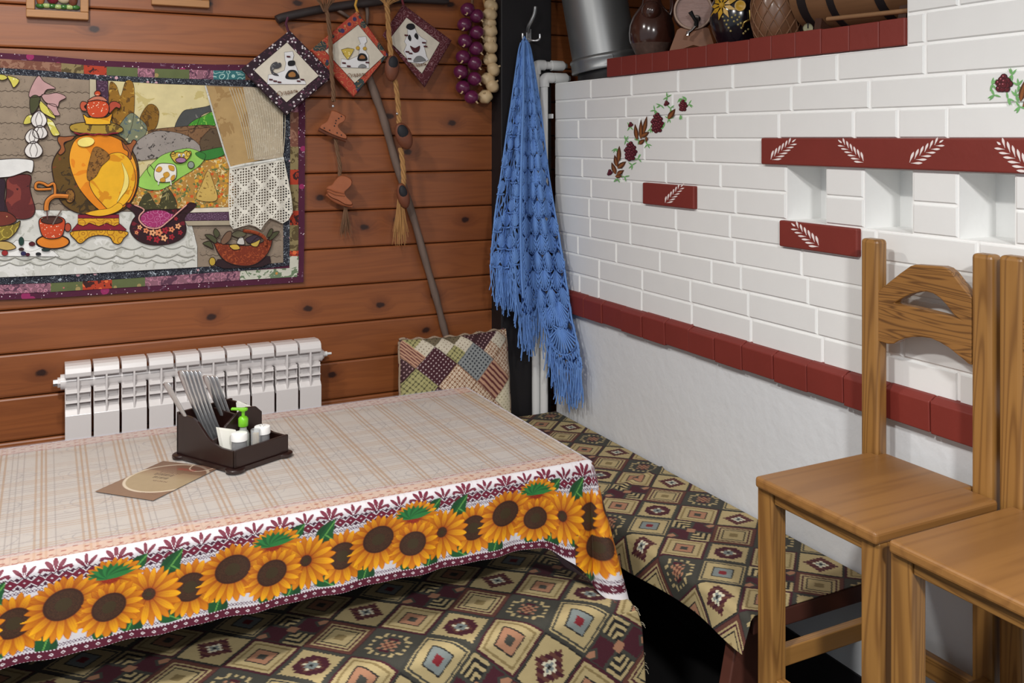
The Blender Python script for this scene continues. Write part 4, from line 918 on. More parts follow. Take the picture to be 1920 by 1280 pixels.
def sunflowers(colr, S, Wd):
    rep = .2955; base = -.2665
    def leaf(colr, s0, w0, ang, ln, wd):
        for k in (-1, 0, 1):
            x = (S-base-s0+rep/2) % rep-rep/2; y = Wd-w0
            a = np.cos(ang)*x+np.sin(ang)*y; b_ = -np.sin(ang)*x+np.cos(ang)*y
            a = a/1.25; b_ = b_/1.25; t = np.clip(a/ln, 0, 1); e = np.abs(b_)-wd*np.sin(PI*t**.8)
            m = soft(e, .0015)*((a > 0) & (a < ln)); colr = put(colr, m, C(24,84,40)); colr = put(colr, m*(np.abs(b_-.15*wd) < .0012), C(90,150,70)); colr = put(colr, m*(b_ < -.3*wd), C(14,56,30), .6)
            break
        return colr
    def head(colr, s0, w0, R, rd, n, squash=1.0, rot=0, disc=True, calyx=False):
        x = (S-base-s0+rep/2) % rep-rep/2; y = (Wd-w0)
        dx = x*np.cos(rot)+y*np.sin(rot); dy = (-x*np.sin(rot)+y*np.cos(rot))/squash
        r = np.hypot(dx, dy); th = np.arctan2(dy, dx)
        for lay, off, sc_ in ((0, .5, 1.0), (1, 0, .95)):
            ph = th*n/(2*PI)+off+.10*np.sin(th*3+s0*50); cell = np.floor(ph); f = ph-cell-.5
            rl = R*sc_*(.93+.13*np.sin(cell*12.9+s0*91)); f = f+.07*np.sin(cell*7.7+s0*33)
            tt = np.clip((r-rd*.7)/(rl-rd*.7), 0, 1.0); half = .50*np.clip(1.0-tt**2.1, 0, 1)**.8
            m = soft((np.abs(f)-half)*r*2*PI/n, .0016)*(r < rl)
            g = (np.clip((r-rd*.8)/(R-rd*.8), 0, 1)**.75)[...,None]
            petal = np.array(C(150,44,8))*(1-g)+np.array(C(255,186,18))*g
            e_ = np.clip((np.abs(f)/np.maximum(half,1e-3)-.60)/.40, 0, 1)[...,None]
            petal = petal*(1-.70*e_*np.array([.45,.95,1.2]))
            petal = petal*(1-.35*(np.abs(np.abs(f)-.10) < .035)[...,None]*(1-g)*np.array([.5,1,1]))
            if lay == 0: petal = petal*np.array([.72,.50,.4])
            colr = colr*(1-m[...,None])+np.clip(petal,0,1)*m[...,None]
        if calyx:
            for k in range(11):
                an = -PI/2+(k-5)*.27; a = np.cos(an)*dx+np.sin(an)*dy*1.2; b_ = -np.sin(an)*dx+np.cos(an)*dy*1.2
                a = a/1.55; b_ = b_/1.35; t = np.clip((a+.004)/.034, 0, 1); m = soft(np.abs(b_)-.006*np.sin(PI*t**.7), .001)*((a > -.004) & (a < .03)); colr = put(colr, m, C(26,92,44) if k % 2 else C(40,120,56))
        if disc:
            m = soft(r-rd, .002); speck = .65+.7*NZ[:r.shape[0],:r.shape[1]]
            dc = np.array(C(64,38,20))*speck[...,None]; dc = np.where((r < rd*.42)[...,None], np.array(C(60,46,22)), dc); dc = np.where((r > rd*.86)[...,None], np.array(C(60,28,14)), dc)
            colr = colr*(1-m[...,None])+dc*m[...,None]
        return colr
    for a in ((.100,.140,1.1,.05,.016),(.125,.145,2.0,.042,.014),(-.045,.150,.9,.038,.012),(-.02,.15,1.9,.045,.015),(.050,.155,.8,.035,.014),(.155,.145,.6,.045,.015),(.165,.085,-.9,.05,.013),(.17,.09,-.25,.045,.012),(-.085,.09,-2.5,.03,.011),(.19,.13,.3,.03,.012),(.115,.06,-.8,.03,.01)):
        colr = leaf(colr, *a)
    colr = head(colr, .078, .066, .058, .02, 13, .72, 0, False, True)
    colr = head(colr, .217, .118, .062, .030, 13, .95, -.4)
    colr = head(colr, .143, .114, .060, .012, 12, 1.0, -.6)
    colr = head(colr, 0, .100, .076, .034, 15, .85, -.3)
    colr = head(colr, .075, .124, .062, .030, 13, .88, -.3)
    return colr
MAR = C(108,22,48); DKM = C(70,26,50)
def cloth_border(S, Wd):
    """printed border; Wd = distance from where the white starts, towards the hem"""
    Wd = Wd-.016
    sh = S.shape; colr = np.ones(sh+(3,))*np.array(C(212,208,212))
    # woven shadow stripes of the plaid
    colr = put(colr, ((S % .085) < .004)*1.0, C(196,188,190), .4); colr = put(colr, (((S+.012) % .085) < .003)*1.0, C(196,188,190), .4)
    # maroon leaf motifs, big and small by turns
    def dia(cx, cy, a, b_, rot):
        x = Sx-cx; y = Wd-cy; u = x*math.cos(rot)+y*math.sin(rot); v = -x*math.sin(rot)+y*math.cos(rot)
        return soft((np.abs(u)/a+np.abs(v)/b_-1)*min(a, b_), .001)
    Wo = Wd
    def star(off, pw, lo_, hi_, per, amax):
        Sx = (S-off+.05) % .10-.05; y = .036-Wd; r = np.hypot(Sx, y); ph = np.arctan2(Sx, y)
        rl = lo_+(hi_-lo_)*np.abs(np.cos(PI*ph/per))**pw
        m = soft(r-rl, .0012)*(np.abs(ph) < amax)
        vein = (np.abs(np.abs(ph)-per/2)*r < .0006)*(r < rl*.98) + (np.abs(np.abs(ph)-0)*r < .0004)*(r < .010)
        bud = soft((np.abs(Sx)/.0034+np.abs(Wd+.0005)/.0034-1)*.0034, .001)
        return Sx, m, vein*1.0, bud
    for off, a_ in ((.017, (1.1, .012, .029, .62, 1.28)), (.067, (1.9, .007, .026, .78, 1.2))):
        Sx, m, vein, bud = star(off, *a_)
        colr = put(colr, m, MAR); colr = put(colr, vein, C(226,222,226)); colr = put(colr, bud, MAR)
    Sx = (S-.042+.025) % .05-.025
    colr = put(colr, soft((np.abs(Sx)/.0045+np.abs(Wd-.030)/.0045-1)*.0045, .001), MAR)
    Wd = Wo
    # diamond band
    x = (S % .022)-.011; y = Wd-.046
    d = np.abs(x)/.0105+np.abs(y)/.0082
    colr = put(colr, ((d < 1.2) & (d > .22))*1.0, MAR); x2 = ((S+.011) % .022)-.011; colr = put(colr, ((np.abs(x2)/.004+np.abs(np.abs(y)-.0075)/.004) < 1)*1.0, DKM)
    for w0 in (.0365, .0555): colr = put(colr, (np.abs(Wd-w0-.0018*tri(S/.009)) < .0011)*1.0, DKM)
    for w0 in (.0635, .1735): 
        for sg in (1, -1): colr = put(colr, (np.abs(Wd-w0-sg*.0030*tri(S/.0115)) < .00085)*1.0, C(92,60,84), .9)
    colr = sunflowers(colr, S, Wd)
    # hem: maroon diamonds
    y = Wd-.189; d = np.abs(((S % .019)-.0095))/.009+np.abs(y)/.0078
    m = (np.abs(y) < .0095)*1.0; colr = put(colr, m, C(88,18,42)); colr = put(colr, ((d < .45) & (d > .22))*1.0, C(220,210,214)); colr = put(colr, (np.abs(np.abs(y)-.0082) < .0009)*((S % .006) < .003)*1.0, C(216,206,212))
    colr = put(colr, (Wd > .2)*1.0, C(226,222,226))
    return colr
def cloth_field(X, Y):
    sh = X.shape; colr = np.ones(sh+(3,))*np.array(C(190,176,160))
    n = .5+.5*np.sin(X*7.3)*np.sin(Y*9.1+1); colr = colr*(.96+.05*n[...,None])
    for T, pr, ka in ((X, .085, 1.0), (Y, .092, .55)):
        for off, wd, al in ((.000,.0046,.8),(.0105,.0046,.85),(.021,.004,.7)):
            colr = put(colr, (((T+off) % pr) < wd)*1.0, C(166,126,82), al*ka)
        for off in (.045, .058, .068): colr = put(colr, (((T+off) % pr) < .0014)*1.0, C(126,112,102), .55)
    cx, cy = (X % .17)-.085, ((Y+.04*np.floor(X/.17)) % .184)-.092; r = np.hypot(cx, cy*1.2); a_ = np.arctan2(cy, cx)
    colr = put(colr, (np.abs(r-.036-.006*np.sin(3*a_)) < .0012)*1.0, C(132,124,120), .6); colr = put(colr, (np.abs(r-.058-.008*np.sin(5*a_+1)) < .0009)*1.0, C(132,124,120), .5)
    return colr
def top_colors(X, Y):
    colr = cloth_field(X, Y)
    dn = np.minimum(Y-TN, np.where(Y > 2.3, TF-Y, 9)); dr = np.minimum(dn, 9)
    S = X
    band = (dr > .017) & (dr < .070)
    colr = put(colr, band*1.0, C(208,176,160), .6)
    colr = put(colr, band*((np.sin(S*160)*np.sin(dr*260+.5*np.sin(S*50))) > .72), C(150,70,60), .7)
    for w0 in (.022, .068): colr = put(colr, (np.abs(dr-w0-.0035*tri(S/.012)) < .0011)*1.0, C(150,70,66), .85); colr = put(colr, (np.abs(dr-w0+.0035*tri(S/.012)) < .0009)*1.0, C(150,70,66), .6*(w0 > .03))
    wb = dr < .018
    colr = np.where(wb[...,None], cloth_border(S, .018-dr), colr)
    return colr
M['tablecloth'] = attrm('printed tablecloth', .6, .08, ws=700)
tcloth = thing('tablecloth', ((TX-.9)/2, 2.2, TZ), 'tablecloth with beige plaid top and sunflower border over the long table', 'tablecloth')
rr = .018; X0 = -.75
xs = np.linspace(X0, TX-rr, 860); ys = np.linspace(TN+rr, TF-rr, 270)
X, Y = np.meshgrid(xs, ys, indexing='ij'); Zt = TZ+.0012+.0006*np.sin(X*31)*np.sin(Y*27)
edge_fall = np.zeros_like(X)
grid_obj('cloth_top', np.stack([X, Y, Zt], -1), top_colors(X, Y), M['tablecloth'], tcloth)
# skirt: path along the near edge, round the corner, up the right edge, across the back
path = []; 
for x in np.arange(X0, TX-rr, .0015): path.append((x, TN+rr, 0, -1, x, 0))
s_ = TX-rr
for a in np.linspace(0, PI/2, 60): path.append((TX-rr, TN+rr, math.sin(a), -math.cos(a), s_+a/(PI/2)*.10, math.sin(2*a)))
for y in np.arange(TN+rr, TF-rr, .004): path.append((TX-rr, y, 1, 0, s_+.10+(y-TN-rr), 0))
for a in np.linspace(0, PI/2, 16): path.append((TX-rr, TF-rr, math.cos(a), math.sin(a), s_+.10+.70+a*.01, 0))
for x in np.arange(TX-rr, X0, -.006): path.append((x, TF-rr, 0, 1, s_+.85+(TX-rr-x), 0))
PT = np.array(path); ns = len(PT); nt_ = 175
arc = PI/2*rr
Sarr = PT[:,4]; dcorner = np.exp(-(np.abs(Sarr-(s_+.045))/.085)**2.2)
drop = .150+.150*dcorner+np.where(Sarr > s_+.1, .05, 0)*(1-dcorner)+.022*np.exp(-((Sarr-(s_-.075))/.04)**2)
T01 = np.linspace(0, 1, nt_)
P = np.zeros((ns, nt_, 3)); WW = np.zeros((ns, nt_))
for i in range(ns):
    bx, by, nx, ny, s, cf = PT[i]; Ltot = arc+drop[i]; l = T01*Ltot
    a = np.clip(l/rr, 0, PI/2); h = np.sin(a)*rr; v = rr-np.cos(a)*rr
    t = np.clip(l-arc, 0, None)
    fold = .006*math.sin(s*38)+.004*math.sin(s*71+1)
    flare = t*(.05+.22*dcorner[i]*abs(math.sin((s-s_)/.10*PI)) )+np.minimum(t, .15)*fold*4
    if s > s_+.1: flare = t*.06+t*.1*math.sin(s*30)
    o_ = h+flare
    P[i,:,0] = bx+nx*o_; P[i,:,1] = by+ny*o_; P[i,:,2] = TZ+.0012-v-t
    WW[i] = l+.018
SS = np.repeat(Sarr[:,None], nt_, 1)
hemscale = (.213/(arc+drop+.018))[:,None]; WP = np.where((SS > s_-.13) & (SS < s_+.14), WW*np.clip(hemscale+.25*dcorner[:,None], .7, 1.05), WW*hemscale)
cc = cloth_border(SS, WP); 
far = dcorner[:,None]*np.ones((1, nt_)) > .25
cc2 = cloth_border(SS+.06, np.where(WP > .171, .091+(WP-.171)*1.15, WP)); cc = np.where((far & (WP > .171))[...,None], cc2, cc)
grid_obj('cloth_skirt', P, cc, M['tablecloth'], tcloth)
# clear vinyl protector
vin = MB().box((X0, TN+.052, TZ+.0022), (TX-.062, TF-.012, TZ+.0030)).build('table_protector', glassy('clear vinyl', (.97,.98,1), .07, .2)); tag(vin, 'clear vinyl sheet lying on the beige plaid part of the tablecloth', 'table protector')

# ------------------------------------------------------------------ woven bench covers
CRE, OLV, MRN, BRN, PEA, DRK, GRY, TAN = C(176,158,114), C(60,59,52), C(68,18,32), C(94,54,44), C(164,118,90), C(28,26,26), C(122,130,128), C(132,114,74)
def kilim(X, Y):
    a = X/.163+Y/.152; b_ = X/.163-Y/.152
    ia, ib = np.floor(a+.5), np.floor(b_+.5); fa, fb = (a-ia)/.965, (b_-ib)/.965
    d = np.maximum(np.abs(fa), np.abs(fb)); l1 = np.abs(fa)+np.abs(fb)
    r = np.mod(ib-ia, 4); k = np.mod(np.floor((ia+ib)/2), 2)
    def lay(base, stops):
        c = np.ones(X.shape+(3,))*np.array(base)
        for th, cl in stops: c = np.where((d < th)[...,None], np.array(cl), c)
        return c
    A = lay(MRN, [(.455,CRE),(.395,TAN),(.35,CRE),(.235,DRK),(.205,PEA),(.085,OLV)])
    B = lay(BRN, [(.415,CRE),(.375,MRN),(.335,CRE),(.275,DRK),(.245,CRE),(.10,TAN)])
    D_ = lay(OLV, [(.465,CRE),(.435,OLV),(.395,CRE),(.235,DRK),(.205,GRY),(.085,C(120,24,34))])
    qa, qb = np.round(fa/.07), np.round(fb/.07); q1 = np.abs(qa)+np.abs(qb); qm = np.maximum(np.abs(qa), np.abs(qb))
    zig = (np.abs(((fa+fb)*9) % 1-.5)*.06); zig2 = (np.abs(((fa-fb)*9) % 1-.5)*.06)
    Cc = np.ones(X.shape+(3,))*np.array(CRE); tz = .44-.5*(np.abs(((np.where(np.abs(fa) > np.abs(fb), fb, fa))*11) % 1-.5)*.12)
    Cc = np.where((d > tz)[...,None], np.array(OLV), Cc)
    st = (qm <= 4) & (q1 <= 6) & (q1 >= 4); Cc = np.where(st[...,None], np.array(MRN), Cc); Cc = np.where((q1 == 3)[...,None], np.array(BRN), Cc); Cc = np.where(((q1 == 2) | (q1 == 1))[...,None], np.array(GRY), Cc); Cc = np.where(((q1 == 2) & (qm == 2))[...,None], np.array(C(210,204,176)), Cc); Cc = np.where((q1 == 0)[...,None], np.array(DRK), Cc)
    E = np.ones(X.shape+(3,))*np.array(OLV)
    ring = ((qm == 5) & (np.mod(qa+qb, 2) == 0) & (q1 < 9)) | ((qm == 4) & (np.mod(qa+qb, 2) == 1) & (q1 > 5)); E = np.where(ring[...,None], np.array(CRE), E)
    E = np.where(((qm <= 2) & (np.mod(qa+qb, 2) == 0))[...,None], np.array(PEA), E); E = np.where(((qm == 1) & (np.mod(qa+qb, 2) == 1))[...,None], np.array(BRN), E); E = np.where((((qa == 3) | (qa == -3)) & (np.abs(qb) <= 1))[...,None], np.array(MRN), E)
    vv, hh = fa-fb, fa+fb
    mm = np.where(vv > 0, np.minimum(.5-fa, .5+fb), np.minimum(.5+fa, .5-fb))
    st_ = np.mod(np.floor(mm*15), 2) == 0
    Fc = np.ones(X.shape+(3,))*np.array(MRN); zz = .05*(np.abs((mm*16) % 1-.5)*2)
    chev = np.abs(vv) > np.abs(hh)+.10+zz
    Fc = np.where((np.abs(vv) > np.abs(hh)-.06+zz)[...,None], np.array(OLV), Fc)
    Fc = np.where(chev[...,None], np.where(st_[...,None], np.array(CRE), np.array(DRK)), Fc)
    Fc = np.where(((np.abs(fa) < .10) & (np.abs(fb) < .10))[...,None], np.array(PEA), Fc)
    Fc = np.where(((np.abs(hh) > .62) & (np.abs(vv) < .16))[...,None], np.array(OLV), Fc); Fc = np.where(((np.abs(hh) > .70) & (np.abs(vv) < .10))[...,None], np.array(PEA), Fc)
    G = np.ones(X.shape+(3,))*np.array(CRE); G = np.where((q1 <= 5)[...,None], np.where((np.mod(qa, 2) == 0)[...,None], np.array(MRN), np.array(BRN)), G); G = np.where((q1 <= 2)[...,None], np.array(GRY), G); G = np.where((q1 <= 2)[...,None] & (np.mod(qa-qb, 2) == 0)[...,None], np.array(C(212,206,180)), G); G = np.where((q1 == 0)[...,None], np.array(DRK), G); G = np.where((d > .47)[...,None], np.array(DRK), G)
    out = np.zeros(X.shape+(3,))
    for rv, (t0, t1) in enumerate(((A, B), (Cc, E), (D_, A), (Fc, G))):
        for kv, t in enumerate((t0, t1)):
            out = np.where(((r == rv) & (k == kv))[...,None], t, out)
    # diagonal tapestry ribs
    out = np.where((d > .5)[...,None], np.where((r == 0)[...,None], np.array(MRN)*.8, np.array(OLV)*.85), out)
    return out
M['kilim'] = attrm('woven geometric upholstery', .9, .45, ws=650)
AX, AY = 1.046, 1.907
# near bench
nb = thing('wooden_bench', (.2, 1.95, 0), 'low bench tucked under the near side of the table beneath a woven cover', 'bench')
BZ = .45
MB().box((-.8, 1.775, BZ-.04), (1.17, 2.12, BZ-.003)).build('seat', M['bench_wood'], nb, bevel=.004)
for x in (-.6, 1.02): MB().box((x, 1.80, 0), (x+.04, 2.10, BZ-.04)).build('leg', M['black'], nb)
def cover_grid(px, prof, hem_fn, x_is_p=True):
    pass
xs = np.linspace(-.75, 1.188, 640)
prof = []   # (q, z, arclength)
q = 2.13; al = 0
L1 = 2.13-1.785; rb = .025
for d_ in np.linspace(0, L1, 160): prof.append((2.13-d_, BZ+.002, d_))
for a in np.linspace(.1, PI/2*.95, 20): prof.append((1.785-math.sin(a)*rb, BZ+.002-rb+math.cos(a)*rb, L1+a*rb))
q_l, z_l, l_l = prof[-1]
for d_ in np.linspace(.003, .36, 150): prof.append((q_l-d_*.13, z_l-d_*.99, l_l+d_))
PR = np.array(prof)
Xg = np.repeat(xs[:,None], len(PR), 1); Qg = np.repeat(PR[None,:,0], len(xs), 0).copy(); Zg = np.repeat(PR[None,:,1], len(xs), 0).copy(); Lg = np.repeat(PR[None,:,2], len(xs), 0)
hang = np.clip(Lg-l_l, 0, None)
XX = Xg+.034*np.clip((Lg-(L1-.06))/.14, 0, 1)*np.clip((Xg-.85)/.34, 0, 1)
Qg -= .010*hang/.36*np.sin(Xg*9)+.003*np.sin(Xg*23)*np.clip(hang/.1, 0, 1)
# rounded, slightly sagging right end
endf = np.clip((Xg-1.08)/.11, 0, 1); Zg -= .012*endf**2*(hang <= 0); cut = np.clip((Lg-(L1-.10))/.22, 0, 1)
XX = XX-.028*(1-cut)*np.clip((Xg-1.0)/.19, 0, 1)*0
Zg += .0012*np.sin(Xg*40)*np.sin(Lg*33)
cov_n = thing('bench_cover', (.2, 1.95, BZ), 'woven cover with diamond pattern on the near bench under the sunflower cloth', 'bench cover')
grid_obj('woven_cloth', np.stack([XX, Qg, Zg], -1), kilim(Xg-AX, (2.13-Lg)-AY), M['kilim'], cov_n, solid=.002)
mb = MB()
for i in range(26):
    l = random.uniform(0, .6); j = int(np.argmin(np.abs(PR[:,2]-l-.1))); p = Vector((XX[-1,j], Qg[-1,j], Zg[-1,j])); a = random.uniform(-.6,.6)
    mb.tube([p, p+Vector((.005, a*.006, -.002)), p+Vector((.007+random.uniform(0,.006), a*.014, -.006-random.uniform(0,.008)))], .0005, 4)
mb.build('frayed_threads', mat('loose thread', C(196,186,160), .9), cov_n)
# stove bench with its end panel
sb = thing('wooden_bench', (1.58, 2.3, 0), 'wall bench along the stove with a dark board end', 'bench')
MB().box((1.40, 1.583, BZ-.045), (STP-.008, 3.10, BZ-.002)).build('seat', M['bench_wood'], sb, bevel=.005)
mb = MB(); mb.slab([(1.41, 1.64, BZ-.045), (1.50, 1.64, BZ-.045), (1.50, 1.64, .0), (1.36, 1.64, .0), (1.375, 1.64, .25)], (0, .035, 0)); mb.build('leg', M['bench_wood'], sb, bevel=.004)
mb = MB(); mb.slab([(1.41, 2.75, BZ-.045), (1.50, 2.75, BZ-.045), (1.50, 2.75, .0), (1.36, 2.75, .0), (1.375, 2.75, .25)], (0, .035, 0)); mb.build('leg', M['bench_wood'], sb, bevel=.004)
qs = np.linspace(1.578, 3.106, 620); prof = []
for d_ in np.linspace(0, .355, 170): prof.append((STP-.010-d_, BZ+.003, d_))
for a in np.linspace(.1, PI/2*.95, 14): prof.append((1.405-math.sin(a)*.02, BZ+.003-.02+math.cos(a)*.02, .355+a*.02))
q_l, z_l, l_l = prof[-1]
for d_ in np.linspace(.002, .062, 40): prof.append((q_l-d_*.16, z_l-d_*.98, l_l+d_))
PR = np.array(prof); Qg = np.repeat(qs[:,None], len(PR), 1); Pg = np.repeat(PR[None,:,0], len(qs), 0).copy(); Zg = np.repeat(PR[None,:,1], len(qs), 0).copy(); Lg = np.repeat(PR[None,:,2], len(qs), 0)
hang = np.clip(Lg-l_l, 0, None); Pg -= .012*hang/.062*np.sin(Qg*13); Zg -= .06*hang*np.sin(Qg*6+1)
fold_ = np.exp(-(((Qg-2.36)-(Pg-1.6)*.35)/.010)**2); Zg += .006*fold_; Zg += .0015*np.sin(Qg*30)*np.sin(Lg*20)
cov_s = thing('bench_cover', (1.58, 2.3, BZ), 'woven cover with diamond pattern on the wall bench along the stove', 'bench cover')
Xs = STP-.010-Lg
grid_obj('woven_cloth', np.stack([Pg, Qg, Zg], -1), kilim(Xs-1.468, Qg-1.769+.152), M['kilim'], cov_s, solid=.002)
# log wall bench behind the table
lb = thing('wooden_bench', (.2, 2.85, 0), 'wall bench under the radiator behind the table carrying the patchwork pillow', 'bench')
MB().box((-1.2, 2.66, BZ-.045), (1.385, 3.10, BZ-.002)).build('seat', M['bench_wood'], lb, bevel=.004)
for x in (-1.1, .2, 1.3): MB().box((x, 2.72, 0), (x+.04, 3.05, BZ-.045)).build('leg', M['bench_wood'], lb)

# ------------------------------------------------------------------ bar chairs
SZ = .79
ch = thing('bar_chair', (1.52, 1.36, 0), 'tall varnished pine bar chair standing by the stove, seat fully in view', 'chair', 'pine bar chairs by the stove')
def part(mb, nm, m, bv=.004, **k): return mb.build(nm, m, ch, bevel=bv, **k)
mb = MB(); out = [(1.348,1.199),(1.348,1.521),(1.690,1.521),(1.690,1.500),(1.716,1.500),(1.716,1.268),(1.690,1.268),(1.690,1.199)]
mb.slab([(a, b_, SZ-.024) for a, b_ in out], (0,0,.024)); seat = part(mb, 'seat', M['pine_end'], .007)
for q0, q1 in ((1.483,1.528),(1.203,1.247)): part(MB().box((1.362,q0,0),(1.402,q1,SZ-.024)), 'leg', M['pine_z'])
posts = []
for q0, q1 in ((1.5016,1.5515),(1.217,1.264)):
    part(MB().box((1.693,q0,0),(1.728,q1,1.277 if q0 > 1.4 else 1.274)), 'back_post', M['pine_z'], .009)
for nm, lo, hi, m in (('apron',(1.368,1.247,SZ-.052),(1.388,1.483,SZ-.026),'y'),('apron',(1.402,1.495,SZ-.052),(1.693,1.515,SZ-.026),'x'),('apron',(1.402,1.212,SZ-.052),(1.693,1.232,SZ-.026),'x'),('apron',(1.695,1.264,SZ-.052),(1.715,1.5016,SZ-.026),'y'),
                      ('stretcher',(1.402,1.492,.382),(1.693,1.514,.422),'x'),('stretcher',(1.402,1.214,.382),(1.693,1.236,.422),'x'),('stretcher',(1.372,1.247,.325),(1.396,1.483,.368),'y'),('stretcher',(1.698,1.264,.345),(1.720,1.5016,.392),'y')):
    part(MB().box(lo, hi), nm, M['pine_'+m], .003)
def z3(x, y): return (1580+x/2.3706, 420+y/2.3704)
up = [(150,305),(157,298),(200,262),(255,218),(300,186),(320,180),(440,188),(462,196),(485,215),(530,275),(573,325)]
lo_ = [(573,628),(556,620),(520,590),(470,550),(430,526),(390,508),(350,502),(310,502),(275,508),(245,520),(225,532),(195,532),(175,526),(150,520)]
ho = [(226,352),(262,330),(300,311),(340,301),(370,300),(400,308),(430,328),(460,360),(490,400),(516,421),(470,408),(400,390),(320,370)]
PRL = 1.698
def rail():
    bm = bmesh.new(); W = [atP(*z3(*p), PRL) for p in up+lo_]; H = [atP(*z3(*p), PRL) for p in ho]
    W = [Vector((p.x, min(max(p.y,1.262),1.504), p.z)) for p in W]
    ev = []
    for loop in (W, H):
        vs = [bm.verts.new(p) for p in loop]
        ev += [bm.edges.new((vs[i], vs[(i+1) % len(vs)])) for i in range(len(vs))]
    bmesh.ops.triangle_fill(bm, use_beauty=True, use_dissolve=False, edges=ev)
    r = bmesh.ops.extrude_face_region(bm, geom=list(bm.faces)); bmesh.ops.translate(bm, verts=[g for g in r['geom'] if isinstance(g, bmesh.types.BMVert)], vec=(.024,0,0))
    bmesh.ops.recalc_face_normals(bm, faces=list(bm.faces))
    mb = MB(); bm.verts.index_update(); mb.v = [tuple(v.co) for v in bm.verts]; mb.f = [tuple(v.index for v in f.verts) for f in bm.faces]; mb.m = [0]*len(mb.f); bm.free()
    part(mb, 'back_rail', M['pine_rail'], .003)
rail()
c2 = copy_tree(ch, (0, -.3485, 0)); c2['label'] = 'tall pine bar chair cut off by the right edge of the photo'

# ------------------------------------------------------------------ condiment caddy and what it holds
TB = TZ+.0034
O = Vector((.378, 2.128, TB)); E1 = Vector((.905,.425,0)); E2 = Vector((-.525,.851,0)).normalized(); EZ = Vector((0,0,1))
def cb(a, b_, z): return O+E1*a+E2*b_+EZ*z
cd_ = thing('condiment_caddy', cb(.075,.095,0), 'dark brown wooden condiment caddy on the tablecloth', 'caddy')
Wc, Dc = .166, .214; a0, b0 = .008, .008
def slab_c(pts, dv, nm, bv=.0012): return MB().slab([cb(*p) for p in pts], dv).build(nm, M['dark_wood'], cd_, bevel=bv)
base = []
for cx, cy, st in ((0,0,180),(Wc,0,270),(Wc,Dc,0),(0,Dc,90)):
    sx, sy = (1 if cx == 0 else -1), (1 if cy == 0 else -1)
    base.append((cx+sx*(.046 if (sx*sy > 0) else .001), cy+sy*(.001 if (sx*sy > 0) else .046)))
    for k in range(9):
        a = math.radians(st-35+160*k/8); base.append((cx+sx*.016+.021*math.cos(a), cy+sy*.016+.021*math.sin(a)))
    base.append((cx+sx*(.001 if (sx*sy > 0) else .046), cy+sy*(.046 if (sx*sy > 0) else .001)))
mb = MB(); mb.slab([cb(a, b_, .0005) for a, b_ in ((.003,.003),(Wc-.003,.003),(Wc-.003,Dc-.003),(.003,Dc-.003))], EZ*.0095)
for cx, cy in ((.016,.016),(Wc-.016,.016),(Wc-.016,Dc-.016),(.016,Dc-.016)): mb.lathe([(.019,0),(.022,.002),(.022,.0075),(.019,.0098)], 28, c=cb(cx, cy, 0))
mb.build('base_plate', M['dark_wood'], cd_, True)
side = [(b0,.010),(b0,.048),(.055,.049),(.078,.054),(.098,.064),(.116,.080),(.134,.095),(.150,.102),(.170,.104),(Dc-.008,.104),(Dc-.008,.010)]
for a in (a0, Wc-a0-.007): slab_c([(a, b_, z) for b_, z in side], E1*.007, 'side_panel')
slab_c([(a0,b0,.010),(Wc-a0,b0,.010),(Wc-a0,b0,.050),(a0,b0,.050)], E2*.007, 'front_panel')
slab_c([(a0,Dc-.015,.010),(Wc-a0,Dc-.015,.010),(Wc-a0,Dc-.015,.108),(a0,Dc-.015,.108)], E2*.007, 'back_panel')
slab_c([(a0+.007,.088,.010),(Wc-a0-.007,.088,.010),(Wc-a0-.007,.088,.094),(.134,.088,.110),(.108,.088,.114),(.078,.088,.104),(.048,.088,.082),(.030,.088,.062),(a0+.007,.088,.058)], E2*.007, 'divider')
slab_c([(.097,.100,.012),(.097,.194,.012),(.097,.194,.100),(.097,.100,.094)], E1*.006, 'divider')
# cutlery
def cutlery(a, b_, lean_a, lean_b, ln, label, grp, nm='steel_cutlery'):
    p0 = cb(a, b_, .014); d = (E1*lean_a+E2*lean_b+EZ).normalized(); tip = p0+d*ln
    wv = d.cross(E1+E2*.1).normalized(); nv = d.cross(wv).normalized()
    mb = MB(); prof = [(0,.0045),(.3,.0048),(.5,.0062),(.75,.0092),(.93,.0118),(.985,.0110),(1,.0080)]
    ring = [(-1,-.22),(-.86,-.45),(.86,-.45),(1,-.22),(1,.22),(.86,.45),(-.86,.45),(-1,.22)]
    vs = []
    for t, r in prof:
        c = p0+d*ln*t+nv*(.006*math.sin(t*2.4))
        for x, y in ring: vs.append(c+wv*x*r+nv*y*.0040)
    n = 8; fs = [tuple(range(n))[::-1], tuple(range(6*n, 7*n))]
    for i in range(6):
        for j in range(n): fs.append((i*n+j, i*n+(j+1)%n, (i+1)*n+(j+1)%n, (i+1)*n+j))
    mb.add(vs, fs); o = mb.build(nm, M['steel'], None, True)
    return tag(o, label, 'cutlery', grp)
cutlery(.062, .170, -.52, .10, .200, 'steel cutlery handle leaning out alone at the left of the caddy', 'cutlery in the caddy')
for k in range(5):
    cutlery(.068+.0068*k, .156-.003*k, -.345+.008*k, .10, .212-.002*k, ['leftmost of the five striped steel handles in the caddy','second from left of the five striped steel handles','middle one of the five striped steel handles','fourth from left of the five striped steel handles','rightmost of the five striped steel handles'][k], 'cutlery in the caddy')
for k in range(3):
    cutlery(.1325+.0083*k, .160-.002*k, -.40+.006*k, .06, .190-.003*k, ['dark steel handle left in the right cutlery bundle','middle steel handle of the right cutlery bundle','rightmost steel handle of the right cutlery bundle'][k], 'cutlery in the caddy')
nap = mat('paper napkin', C(236,234,226), .8, var=.02)
